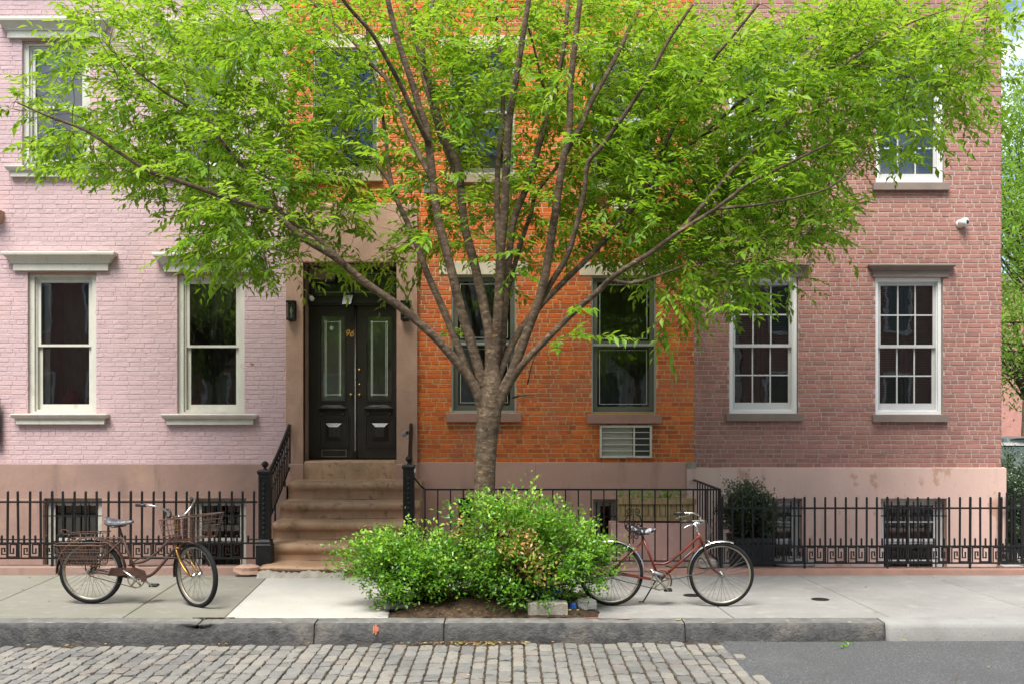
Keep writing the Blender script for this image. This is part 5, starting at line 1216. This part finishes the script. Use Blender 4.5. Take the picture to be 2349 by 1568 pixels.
m.tube(prof, .009, 6); lmesh(m, 'chain_guard', RED, rb)
lk = MB().tube(smooth([(.46, -.07, .36), (.62, -.09, .31), (.80, -.09, .34), (1.0, -.08, .40), (.96, .06, .50), (.86, .06, .42), (.70, .05, .40), (.58, .03, .42)], 8), .006, 6); lko = lmesh(lk, 'cable_lock', BLP, rb)
lmesh(MB().tube([(.44, -.07, .375), (.53, -.08, .345)], .019, 8), 'lock_cylinder', GPL, lko)
place(rb, (fx(1401, -4.18), -4.18, .002), R(-1.5), R(-3)*-1)

# --- the brown basket bicycle on the left
lbk = thing('bicycle', 'rusty brown step-through bicycle with wire baskets before the pink house', 'bicycle')
r0 = .345; WB = 1.235
WHS = pmat('pale_sidewall_line', shades((.20, .195, .17)), 5, .7, coords='obj')
wheel(lbk, 'rear_wheel', (0, 0, r0), r0, .0265, 36, RIM, WHS)
bb = Vector((.50, 0, .275)); seatc = Vector((.345, 0, .72)); head_b = Vector((.945, 0, .62)); head_t = Vector((.905, 0, .755))
fm = MB(); fm.tube([head_t, head_b], .019, 10); fm.tube([bb, seatc], .0155, 10); fm.tube([bb+Vector((0, -.04, 0)), bb+Vector((0, .04, 0))], .024, 10)
fm.tube(smooth([(.91, 0, .735), (.80, 0, .64), (.67, 0, .52), (.56, 0, .455), (.445, 0, .44)]), .0145, 10)
fm.tube(smooth([(.94, 0, .635), (.84, 0, .52), (.74, 0, .40), (.64, 0, .31), bb]), .017, 10)
for s_ in (-1, 1):
    fm.tube([bb+Vector((-.02, s_*.02, 0)), (.1, s_*.05, r0), (0, s_*.06, r0)], .009, 8); fm.tube([seatc+Vector((0, s_*.014, -.03)), (.1, s_*.05, .47), (0, s_*.06, r0)], .008, 8)
lmesh(fm, 'frame', RUS, lbk)
lmesh(MB().tube([seatc, (.30, 0, .86)], .0125, 8), 'seat_post', RUS, lbk); saddle(lbk, (.30, 0, .885), .30, .20, GSD)
fender(lbk, 'rear_fender', (0, 0, r0), r0+.034, R(-2), R(184), .032, RUS)
fender(lbk, 'rear_fender_stay', (0, -.04, r0), r0+.0, R(178), R(186), .006, RUS)
crank(lbk, bb, R(142), .165, CHR, .095, RIM, pedals=(0, 1))
cg = MB().prism([(.20, .315), (.24, .40), (.50, .405), (.60, .37), (.625, .30), (.615, .255), (.56, .25), (.55, .29), (.45, .325), (.30, .315)], -.066, -.060); lmesh(cg, 'chain_guard', RUS, lbk)
m = MB()
for s_ in (1, -1): m.tube([(bb.x, -.05, bb.z+s_*.095), (.0, -.05, r0+s_*.036)], .0045, 5)
lmesh(m, 'chain', IRG, lbk)
# rack and pannier baskets
m = MB().tube([(-.26, -.07, .755), (.20, -.06, .775)], .005, 6).tube([(-.26, .07, .755), (.20, .06, .775)], .005, 6)
for i in range(6): u = i/5; m.tube([(-.26+.46*u, -.07+.01*u, .755+.02*u), (-.26+.46*u, .07-.01*u, .755+.02*u)], .004, 5)
for s_ in (-1, 1):
    for xx in (-.08, .08, .16): m.tube([(xx, s_*.068, .765), (xx*.35, s_*.066, r0+.02)], .0065, 6)
m.tube(smooth([(-.26, -.05, .755), (-.30, -.045, .79), (-.27, -.02, .80), (-.21, -.02, .775)], 4), .006, 6); rk = lmesh(m, 'rear_rack', RUS, lbk)
def wire_basket(name, parent, top, bot, mat, nw, rings, wr=.0024, rimr=.0045, floor=True):
    """top and bot: closed loops of equal length; vertical wires and rings between them"""
    m = MB(); k = len(top)
    for j in range(rings+1):
        u = j/rings; m.tube([Vector(a).lerp(Vector(b), u) for a, b in zip(top, bot)], rimr if j == 0 else wr, 5, closed=True)
    for i in range(0, k, max(1, k//nw)): m.tube([top[i], bot[i]], wr, 4, cap=False)
    if floor:
        h = k//2
        for i in range(1, h, max(1, k//nw)): m.tube([bot[i], bot[-i % k]], wr, 4, cap=False)
    return lmesh(m, name, mat, parent)
def rloop(x0, x1, y0, y1, z, n=9, r=.04, dz=0):
    pts = []
    for (cx, cy, a0) in ((x1-r, y1-r, 0), (x0+r, y1-r, 90), (x0+r, y0+r, 180), (x1-r, y0+r, 270)):
        for i in range(4): a = R(a0+30*i); pts.append((cx+r*math.cos(a), cy+r*math.sin(a), z))
    out = []
    for i in range(len(pts)):
        a, b = Vector(pts[i]), Vector(pts[(i+1) % len(pts)]); nn = max(1, int((b-a).length/.035))
        for q in range(nn): p = a.lerp(b, q/nn); out.append((p.x, p.y, p.z+dz*(p.x-x0)))
    return out
for s_ in (-1, 1):
    ya, yb = (-.25, -.075) if s_ < 0 else (.075, .25)
    top = rloop(-.30, .235, ya, yb, .67); n = len(top)
    bot = [((p[0]+.03)*.82-.0, p[1]*.93, .455) for p in top]
    wire_basket('pannier_basket', lbk, top, bot, BAS, 26, 3, .0026, .006)
# steered front end: wheel, fork, bars and basket turn together about the head tube
ST = R(-36); hx = head_b.x+.02
fe = Matrix.Translation((hx, 0, 0)) @ Matrix.Rotation(ST, 4, 'Z') @ Matrix.Translation((-hx, 0, 0))
fk = MB()
for s_ in (-1, 1): fk.tube(smooth([(.955, s_*.045, .60), (.985, s_*.06, .57), (1.05, s_*.062, .47), (1.14, s_*.062, .385), (WB, s_*.062, r0)], 6), .0125, 8)
fk.tube([(.955, -.05, .60), (.955, .05, .60)], .017, 8)
parts = [lmesh(fk, 'fork', GLD, lbk)]
parts.append(wheel(lbk, 'front_wheel', (WB, 0, r0), r0, .0265, 36, RIM, WHS))
parts.append(fender(lbk, 'front_fender', (WB, 0, r0), r0+.034, R(125), R(190), .032, RUS))
m = MB()
for s_ in (-1, 1): m.tube([(WB, s_*.075, r0), (1.05, s_*.08, .56), (1.09, s_*.10, .66)], .006, 6)
parts.append(lmesh(m, 'basket_strut', RUS, lbk))
m = MB().tube([head_t, (.875, 0, .88), (.87, 0, .93)], .012, 8).tube([(.87, 0, .925), (.93, 0, .935)], .013, 8); parts.append(lmesh(m, 'stem', GLD, lbk))
hb = MB()
for s_ in (-1, 1): hb.tube(smooth([(.93, 0, .935), (.94, s_*.08, .955), (.93, s_*.18, 1.04), (.86, s_*.27, 1.08), (.72, s_*.33, 1.08)], 6), .0115, 8)
hbo = lmesh(hb, 'handlebar', CHR, lbk); parts.append(hbo)
for s_ in (-1, 1): lmesh(MB().tube([(.80, s_*.295, 1.081), (.69, s_*.345, 1.08)], .017, 10), 'grip', BLP, hbo)
lmesh(MB().tube(circ(.045, 16, (.90, .98), -.10), .012, 6, closed=True), 'cup_holder_ring', BLP, hbo)
top = rloop(.965, 1.37, -.28, .28, .935, dz=.14); bot = [((p[0]-.965)*.80+.985, p[1]*.80, .70+(p[0]-.965)*.10) for p in top]
parts.append(wire_basket('front_basket', lbk, top, bot, BAS, 26, 4, .0030, .0065))
bst = MB().box(.985, 1.0, -.05, -.02, .70, .92).box(.985, 1.0, .02, .05, .70, .92).box(1.0, 1.26, -.06, -.035, .694, .699).box(1.0, 1.26, .035, .06, .694, .699).box(1.325, 1.332, -.12, -.09, .72, .95).box(1.325, 1.332, .09, .12, .72, .95); parts.append(lmesh(bst, 'basket_strap', RUS, lbk))
for o in parts: o.matrix_local = fe @ Matrix.LocRotScale(o.location, o.rotation_euler, o.scale)
cb_ = MB().tube(smooth([(.42, -.05, .42), (.55, -.07, .50), (.75, -.08, .52), (1.0, -.07, .50), (1.06, .0, .44)], 6), .007, 6).tube(smooth([(.5, .03, .40), (.7, .05, .40), (.95, .05, .42)], 6), .005, 6); lmesh(cb_, 'cable_lock', BLP, lbk)
place(lbk, (fx(211, -4.06), -4.06, .002), R(-1), R(3))

# ------------------------------------------------------------------ the street tree
TY = -3.85
tree = thing('street_tree', 'spreading green street tree with many ascending limbs before the orange house', 'tree', (fx(1112, TY), TY, .06))
def T(v, w_, dy): return at(v, w_, TY+dy)
tr_pts = [(1113, 1408, 0, .165), (1112, 1370, 0, .138), (1110, 1300, 0, .122), (1110, 1200, 0, .116), (1112, 1100, 0, .113), (1116, 1010, 0, .118), (1122, 950, 0, .130), (1126, 905, 0, .128), (1128, 870, 0, .11), (1129, 830, 0, .06), (1130, 800, 0, .02)]
def limb_curve(pts, n=5):
    P = smooth([p[0] for p in pts], n); rs = []
    for i in range(len(pts)-1):
        for k in range(n): rs.append(pts[i][1]+(pts[i+1][1]-pts[i][1])*k/n)
    rs.append(pts[-1][1]); return P, rs
def barky(P, rs, name, n=14, amp=.05):
    m = MB(); m.tube(P, rs, n)
    for i, v in enumerate(m.v):
        k = i//n
        if k < len(P):
            c = P[k]; d = Vector(v)-c; f = 1+amp*math.sin(9*math.atan2(d.y, d.x)+P[k].z*5)*.5+random.uniform(-amp, amp)*.5; m.v[i] = tuple(c+d*f)
    return m.build(name, BRK, tree)
nodes, ndir = [], []          # skeleton points from which twigs can grow
P, rs = limb_curve([(T(v, w_, d), r_) for v, w_, d, r_ in tr_pts]); barky(P, rs, 'trunk', 18, .05)
def limb(pts, dy0, dy1, r0_, r1_, pw=1.0):
    n = len(pts); L_ = []
    for i, (v, w_) in enumerate(pts):
        u = i/(n-1); L_.append((T(v, w_, dy0+(dy1-dy0)*u**pw), (r0_+(r1_-r0_)*u**.8)*(.82+.26*u if r0_ > .03 else 1.2)))
    P, rs = limb_curve(L_); barky(P, rs, 'limb', 10 if r0_ > .03 else 6, .04)
    for i in range(0, len(P), 2):
        if P[i].z > 2.9 or i > len(P)*.45: nodes.append(np.array(P[i]))
    return P
LIMBS = [  # picture traces, depth at foot and tip, radius at foot and tip
 ([(1112, 960), (1088, 885), (1048, 830), (998, 773), (918, 704), (843, 652), (770, 592), (710, 556), (688, 541), (622, 486), (530, 457), (402, 413), (347, 395), (285, 358), (197, 300), (121, 271), (40, 236)], 0, -1.2, .070, .008),
 ([(790, 607), (745, 560), (700, 528), (658, 500), (585, 413), (527, 347), (494, 293), (457, 252), (413, 168), (388, 100)], -.5, .6, .034, .007),
 ([(527, 347), (450, 260), (384, 216), (329, 176), (250, 110)], .1, -.2, .016, .006),
 ([(490, 307), (402, 256), (340, 227), (278, 197), (180, 170)], .2, .9, .013, .005),
 ([(1100, 920), (1082, 870), (1056, 807), (1019, 715), (981, 630), (960, 572), (939, 521), (908, 454), (892, 415), (865, 379), (832, 342), (790, 300), (735, 250)], 0, .9, .062, .012),
 ([(905, 448), (893, 395), (886, 330), (872, 230), (850, 150), (840, 60)], .5, 1.4, .026, .01),
 ([(1112, 900), (1086, 803), (1056, 706), (1040, 639), (1023, 572), (1003, 490), (987, 362), (977, 290), (961, 244), (948, 198), (925, 132), (905, 66), (885, -20)], 0, -.5, .074, .025),
 ([(984, 330), (957, 276), (918, 194), (892, 145), (852, 76), (799, 16), (770, -30)], -.3, -1.4, .036, .015),
 ([(992, 411), (961, 355), (931, 293), (911, 237), (888, 184), (852, 148), (813, 99), (760, 49), (700, -10)], -.2, .8, .040, .014),
 ([(1122, 900), (1124, 782), (1107, 689), (1086, 597), (1065, 513), (1053, 395), (1027, 329), (1004, 263), (987, 198), (974, 158), (971, 99), (994, 0)], .05, .7, .078, .022),
 ([(1058, 430), (1040, 380), (1013, 322), (996, 263), (975, 190), (955, 100), (930, 0)], .3, 1.3, .045, .018),
 ([(1128, 890), (1139, 782), (1145, 677), (1149, 572), (1157, 488), (1161, 395), (1168, 280), (1184, 181), (1197, 99), (1215, -15)], .1, -.5, .080, .025),
 ([(1147, 590), (1141, 507), (1141, 395), (1151, 296), (1154, 198), (1145, 115), (1134, 0)], 0, 1.0, .046, .018),
 ([(1132, 890), (1150, 800), (1158, 700), (1168, 590), (1178, 507), (1211, 421), (1240, 322), (1257, 257), (1273, 198), (1292, 120), (1300, 40), (1305, -20)], .15, .5, .062, .02),
 ([(1162, 680), (1180, 610), (1204, 530), (1217, 494), (1230, 444), (1268, 395), (1300, 350), (1340, 270), (1370, 180), (1400, 80)], .3, 1.6, .038, .012),
 ([(1257, 257), (1246, 200), (1225, 110), (1205, 40)], .4, -.2, .018, .008),
 ([(1128, 955), (1150, 900), (1178, 845), (1208, 765), (1237, 685), (1254, 614), (1267, 530), (1274, 488), (1283, 421), (1293, 362), (1306, 296), (1309, 198), (1319, 99), (1332, -10)], 0, -.7, .072, .026),
 ([(1296, 352), (1332, 290), (1355, 237), (1391, 171), (1421, 115), (1447, 59), (1490, -20)], -.45, .3, .040, .018),
 ([(1137, 880), (1170, 799), (1204, 744), (1246, 694), (1300, 640), (1384, 555), (1447, 477), (1507, 405), (1546, 362), (1610, 310), (1690, 240), (1766, 180), (1830, 110)], .1, .9, .054, .012),
 ([(1240, 690), (1270, 640), (1300, 590), (1322, 520), (1340, 440), (1349, 375), (1378, 339), (1428, 270), (1464, 217), (1490, 178), (1530, 99), (1589, 10)], -.1, -1.0, .042, .014),
 ([(1136, 955), (1158, 900), (1184, 856), (1212, 820), (1254, 778), (1317, 715), (1372, 668), (1397, 643), (1443, 610), (1498, 576), (1560, 530), (1640, 480), (1720, 420), (1800, 380), (1900, 330)], 0, -1.3, .056, .010),
 ([(1397, 643), (1440, 650), (1477, 643), (1530, 625), (1590, 605), (1670, 600), (1760, 590)], -.6, -.1, .022, .006),
 ([(1400, 540), (1474, 446), (1510, 366), (1546, 290), (1586, 220), (1619, 165), (1645, 125), (1678, 86), (1740, 10)], .2, -.5, .034, .013),
 ([(1560, 530), (1630, 450), (1700, 370), (1790, 300), (1865, 210), (1963, 130), (2075, 60), (2180, 20)], -.7, -.1, .024, .006),
 ([(1610, 310), (1700, 270), (1800, 210), (1858, 168), (1950, 150), (2060, 170), (2150, 200)], .7, -.6, .016, .006),
 ([(1640, 480), (1740, 470), (1840, 450), (1920, 420), (2000, 330)], -.9, -1.6, .014, .005),
 ([(1176, 912), (1200, 905), (1235, 903), (1246, 902)], 0, -.3, .010, .005),
 ([(1210, 880), (1222, 830), (1240, 795)], 0, -.3, .008, .003),
]
for (p, a, b, c, d) in LIMBS: limb(p, a, b, c, d)
# crown: leaf sprays through the volume, joined back to the limbs by twigs
ELL = [ # centre and radii on the trunk plane (picture units), number of sprays
 (300, 70, 170, 90, 150), (420, 200, 190, 100, 230), (330, 330, 220, 90, 230), (470, 400, 190, 80, 170), (560, 480, 130, 60, 150), (560, 570, 140, 60, 130), (200, 290, 150, 60, 50), (60, 240, 70, 26, 16), (180, 190, 130, 50, 36),
 (600, 60, 200, 90, 240), (680, 210, 190, 110, 270), (640, 350, 150, 90, 150), (760, 470, 140, 70, 95), (860, 590, 120, 50, 60), (800, 330, 140, 80, 90),
 (880, 60, 180, 90, 230), (930, 200, 150, 80, 130), (1120, 70, 200, 90, 260), (1100, 200, 160, 80, 140), (1200, 280, 170, 80, 150), (1000, 330, 110, 70, 55), (1100, 420, 170, 60, 130), (1000, 520, 90, 45, 70), (1210, 480, 110, 60, 110), (1180, 620, 70, 45, 34), (1330, 560, 60, 40, 40),
 (1380, 70, 200, 90, 280), (1420, 230, 180, 100, 270), (1400, 370, 150, 80, 170), (1440, 480, 150, 70, 150), (1600, 130, 180, 100, 280), (1620, 290, 170, 110, 290), (1600, 430, 170, 90, 230), (1520, 560, 140, 60, 120), (1640, 570, 140, 70, 150), (1730, 630, 110, 45, 70), (1560, 650, 90, 40, 40), (1640, 700, 60, 25, 14),
 (1780, 460, 150, 90, 200), (1820, 320, 150, 110, 230), (1830, 130, 170, 100, 280), (2010, 90, 170, 90, 230), (1990, 220, 140, 80, 130), (2130, 120, 130, 80, 130), (2200, 200, 80, 70, 70), (2060, 300, 110, 60, 60), (1880, 500, 80, 60, 60), (2270, 60, 60, 60, 40), (1320, 780, 70, 22, 9), (1290, 720, 50, 25, 6), (1530, 745, 22, 25, 5), (1085, 740, 30, 40, 6)]
r = np.random.default_rng(21); cl = []
for (cx, cy_, rx, ry, k) in ELL:
    for _ in range(int(k*(.31 if 780 < cx < 1320 and cy_ > 40 else .43))):
        for _t in range(20):
            a, b = r.uniform(-1, 1, 2)
            if a*a+b*b < 1: break
        low = cy_ > 640
        dy = np.clip(r.normal(1.05 if 650 < cx < 1700 else .5, .9), -1.3, 2.8) if not low else r.normal(-.3, .3)
        cl.append(np.array(at(cx+a*rx, cy_+b*ry, TY+dy)))
cl = np.array(cl); nd = np.array(nodes)
d0 = np.array([np.min(np.linalg.norm(nd-c, axis=1)) for c in cl]); order = np.argsort(d0)
tw = MB(); nodes_a = np.empty((len(nd)+len(cl)*3, 3)); nodes_a[:len(nd)] = nd; cnt = len(nd)
P, D, Nn, V_, ln = [], [], [], [], []
for i in order:
    c = cl[i]; dd = nodes_a[:cnt]-c
    cost = np.linalg.norm(dd, axis=1)+np.maximum(0, dd[:, 2])*.6+np.maximum(0, np.abs(nodes_a[:cnt, 0])-abs(c[0]))*.5
    j = int(np.argmin(cost)); a = nodes_a[j]; v = c-a; L_ = np.linalg.norm(v)
    mid = a+v*.5+np.array([0, 0, .10*L_])+r.normal(0, .05*min(1, L_), 3)
    rr = min(.010, .0028+.0035*L_)
    tw.tube([a, a+v*.22+np.array([0, 0, .06*L_]), mid, c], [rr, rr*.85, rr*.7, .0022], 4, cap=False)
    nodes_a[cnt] = c; nodes_a[cnt+1] = mid; cnt += 2
    out = unit(v+np.array([0, 0, -.1*L_]) if L_ > .05 else r.normal(size=3)); tone = np.clip(.52+r.normal(0, .22)+(.12 if c[2] > 6 else 0), 0, 1)  # high sprays coloured lighter to suggest light on the crown top
    for s_ in range(3):
        dr = unit(out+r.normal(0, .55, 3)*np.array([1, 1, .45])); tl = r.uniform(.26, .48); q = int(r.integers(8, 13)); t = np.linspace(.1, 1, q)
        base = c+dr*(t*tl)[:, None]+np.array([0, 0, -.09])*((t*tl)**2)[:, None]*2
        if s_ == 0 or r.random() < .6: tw.tube([c, c+dr*tl*.5-np.array([0, 0, .01]), base[-1]], [.0024, .0018, .001], 3, cap=False)
        side = unit(np.cross(dr, np.array([0, 0, 1.])+r.normal(0, .25, 3))); sg_ = np.where(np.arange(q) % 2 == 0, 1., -1.)[:, None]; sg_[-1] = 0
        ax = unit(dr*.65+side*sg_*.8+np.array([0, 0, -.30])+r.normal(0, .16, (q, 3)))
        P.append(base); D.append(ax); up = unit(np.array([0, 0, 1.])+r.normal(0, .38, (q, 3))); Nn.append(unit(up-ax*np.sum(up*ax, axis=1)[:, None]))
        V_.append(np.clip(tone+r.normal(0, .10, q), 0, 1)); ln.append(r.uniform(.062, .118, q)*(.8+.5*r.random()))
P = np.concatenate(P); D = np.concatenate(D); Nn = np.concatenate(Nn); V_ = np.concatenate(V_); ln = np.concatenate(ln)
o = tw.build('twigs', TWG, tree); o['kind'] = 'stuff'
leaf_mesh('crown', P, D, Nn, ln, ln*.40, V_, LEAF, tree, fold=.22, droop=.10)
print('leaves', len(P))

# ------------------------------------------------------------------ side street seen past the corner
def far_tree(label, c, h0, rad, seed, n=9000, leaf=.17, trunk_r=.16):
    r = np.random.default_rng(seed); t = thing('side_street_tree', label, 'tree', c, 'trees along the side street')
    top = Vector((c[0], c[1], h0)); b0 = Vector(c)
    MB().tube(smooth([b0, b0.lerp(top, .5)+Vector((.1, .05, 0)), top], 5), [trunk_r*(1-.06*i) for i in range(11)], 9).build('trunk', BRK, t)
    br = MB(); P, D = [], []
    for k in range(60):
        d = unit(r.normal(size=3)*np.array([1, 1, .8])+np.array([0, 0, .25])); e = np.array(top)+np.array([0, 0, rad*.55])+d*np.array([rad, rad, rad*.9])*r.uniform(.45, .95)
        a = top+Vector((0, 0, r.uniform(-.3, .3)*rad)); br.tube([a, a.lerp(Vector(e), .5)+Vector((0, 0, .1)), Vector(e)], [.05, .03, .01], 5, cap=False)
        q = n//60; p = e+r.normal(0, rad*.17, (q, 3)); P.append(p); D.append(unit(r.normal(size=(q, 3))+np.array([0, 0, -.3])))
    br.build('limbs', TWG, t)
    P = np.concatenate(P); D = np.concatenate(D); k = len(P); N_ = unit(np.cross(D, np.cross(np.array([0, 0, 1.])+r.normal(0, .6, (k, 3)), D)))
    leaf_mesh('crown', P, D, N_, r.uniform(.7, 1.2, k)*leaf, r.uniform(.7, 1.1, k)*leaf*.5, np.clip(.5+.2*r.normal(size=k)+(P[:, 2]-h0)*.03, 0, 1), FARL, t)
far_tree('leafy tree on the side street just past the red house corner', (13.1, 9.0, -.1), 3.6, 3.4, 51, 16000, .13)
far_tree('pale green tree further down the side street', (16.9, 19.0, -.1), 2.6, 2.6, 52, 9000, .16)
far_tree('tall tree down the side street against the cloudy sky', (20.5, 27.0, -.1), 8.5, 5.2, 53, 15000, .22, .25)
fb = thing('far_brick_building', 'pink brick building far down the side street behind the trees', 'building', (24, 48, -.1))
MB().box(17, 44, 44, 56, -.9, 9).build('wall', FBR, fb)
for i in range(9):
    for j in range(3):
        x_ = 18.2+i*2.6; z_ = 1.1+j*2.8
        w2 = MB().ring(x_, x_+1.1, z_, z_+1.8, .1, 43.9, 43.99).build('window', WHT, fb); MB().box(x_+.1, x_+1.0, 43.95, 43.98, z_+.1, z_+1.7).build('pane', CGL, w2); MB().box(x_-.1, x_+1.2, 43.8, 43.99, z_-.2, z_-.02).build('sill', CRS, w2)
MB().box(16.9, 44.1, 43.7, 56, 9, 9.6).build('roof_cornice', GST, fb)
def car(label, loc, rz, paint, grp):
    c = thing('parked_car', label, 'car', loc, grp); c.rotation_euler = (0, 0, rz)
    # side profile lofted across the width; y forward
    st = [(-2.2, .45, .80, .72), (-2.1, .35, .95, .80), (-1.3, .28, 1.0, .88), (0, .26, .98, .90), (1.0, .26, .98, .89), (1.75, .30, .88, .84), (2.1, .36, .76, .74), (2.2, .45, .62, .66)]
    m = MB(); k = 10
    for (y, zb, zt, hw) in st:
        for (u, w_) in ((-.92, zb), (-1, zb+.14), (-1, (zb+zt)/2), (-.97, zt-.10), (-.86, zt), (.86, zt), (.97, zt-.10), (1, (zb+zt)/2), (1, zb+.14), (.92, zb)): m.v.append((u*hw, y, w_))
    for i in range(len(st)-1):
        for j in range(k): l = (j+1) % k; m.face([i*k+j, i*k+l, (i+1)*k+l, (i+1)*k+j], .5, True)
    m.face(list(range(k))[::-1]); m.face([(len(st)-1)*k+j for j in range(k)]); lmesh(m, 'body', paint, c)
    g = MB(); cs = [(-1.75, .98, .70), (-1.1, 1.42, .60), (-.2, 1.49, .60), (.35, 1.45, .59), (1.15, .96, .74)]
    for (y, z, hw) in cs: g.v += [(-.80 if z < 1 else -.72, y, .94), (-hw, y, z), (hw, y, z), (.80 if z < 1 else .72, y, .94)]
    for i in range(4):
        for j in range(3): g.face([i*4+j, i*4+j+1, (i+1)*4+j+1, (i+1)*4+j], .5, j == 1)
    lmesh(g, 'windows', CGL, c)
    rf = MB()
    for (y, z, hw) in [(-1.12, 1.43, .60), (-.2, 1.505, .60), (.37, 1.46, .59)]: rf.v += [(-hw-.02, y, z-.02), (-hw*.6, y, z+.015), (hw*.6, y, z+.015), (hw+.02, y, z-.02)]
    for i in range(2):
        for j in range(3): rf.face([i*4+j, i*4+j+1, (i+1)*4+j+1, (i+1)*4+j], .5, True)
    lmesh(rf, 'roof', paint, c)
    for s_ in (-1, 1):
        lmesh(MB().tube([(s_*.60, .36, 1.455), (s_*.75, 1.16, .965)], .035, 6), 'windscreen_pillar', paint, c); lmesh(MB().tube([(s_*.61, -1.1, 1.42), (s_*.72, -1.75, .98)], .05, 6), 'rear_pillar', paint, c)
        lmesh(MB().bbox(min(s_*.80, s_*1.0), max(s_*.80, s_*1.0), .85, .95, .98, 1.10, .03), 'mirror', paint, c)
        lmesh(MB().bbox(s_*.55-.16, s_*.55+.16, 2.04, 2.19, .58, .72, .03), 'headlight', WPL, c)
        for yy in (-1.35, 1.35):
            w_ = lmesh(MB().lathe([(.14, -.11), (.31, -.11), (.335, -.08), (.335, .08), (.31, .11), (.14, .11)], (0, 0, 0), 24, 'x'), 'wheel', RUB, c, (s_*.80, yy, .335)); lmesh(MB().lathe([(.001, s_*.10), (.08, s_*.105), (.2, s_*.09), (.22, s_*.112)], (0, 0, 0), 20, 'x'), 'rim', CHR, w_)
    lmesh(MB().bbox(-.5, .5, 2.15, 2.205, .50, .60, .01), 'grille', BLP, c)
car('white parked car on the side street behind the dark hedge', (10.3, 6.9, -.125), R(180), CPW, 'cars parked on the side street')
car('silver parked car on the side street, behind the white one', (13.5, 12.6, -.125), R(180), CPG, 'cars parked on the side street')
shrub('dark_hedge', 'dark clipped evergreen hedge at the corner side yard', 'hedge', (7.95, 1.5, -.1), [(7.9, 1.2, .45, .55, .6, .72), (8.1, 2.3, .5, .5, .7, .75), (8.2, .9, .3, .45, .4, .55)], 17000, .06, HOLL, 61, 8, clump=30)
MB().box(7.3, 9.1, -1.75, 12, -.6, -.1).build('side_yard', CON); tag(bpy.data.objects['side_yard'], 'pale paved side yard at the corner', kind='structure')

for (xx, sd_, lab) in ((-10.2, 71, 'left of the viewer'), (-4.6, 72, 'behind the viewer'), (4.2, 73, 'right of the viewer')): far_tree('street tree across the street, ' + lab + ', seen only in the window glass', (xx, -20.5, -.02), 3.6, 2.4, sd_, 5000, .16)
# ------------------------------------------------------------------ houses across the street (seen only in the window glass)
for (xa, xb, hh, mt, nm) in ((-30, -4.5, 10.5, OPB, 'brown brick row house across the street, left half of the reflections'), (-4.45, 8.5, 11.5, OPC, 'grey stone row house across the street, middle of the reflections'), (8.55, 30, 10, OPB, 'brown brick row house across the street, right half of the reflections')):
    t = thing('opposite_house', nm, 'house', ((xa+xb)/2, -24, 0), 'row houses across the street')
    MB().box(xa, xb, -34, -24, -.9, hh).build('wall', mt, t); MB().box(xa, xb, -24.4, -24.001, hh-.5, hh+.1).build('roof_cornice', GST, t)
    x_ = xa+.9
    while x_ < xb-1.3:
        for z_ in (1.6, 4.9, 7.6):
            if z_+1.8 < hh-.5:
                w2 = MB().ring(x_, x_+1.0, z_, z_+1.9, .1, -23.998, -23.93).build('window', WHT, t); MB().box(x_+.1, x_+.9, -23.995, -23.97, z_+.1, z_+1.8).build('pane', CGL, w2)
        x_ += 2.2
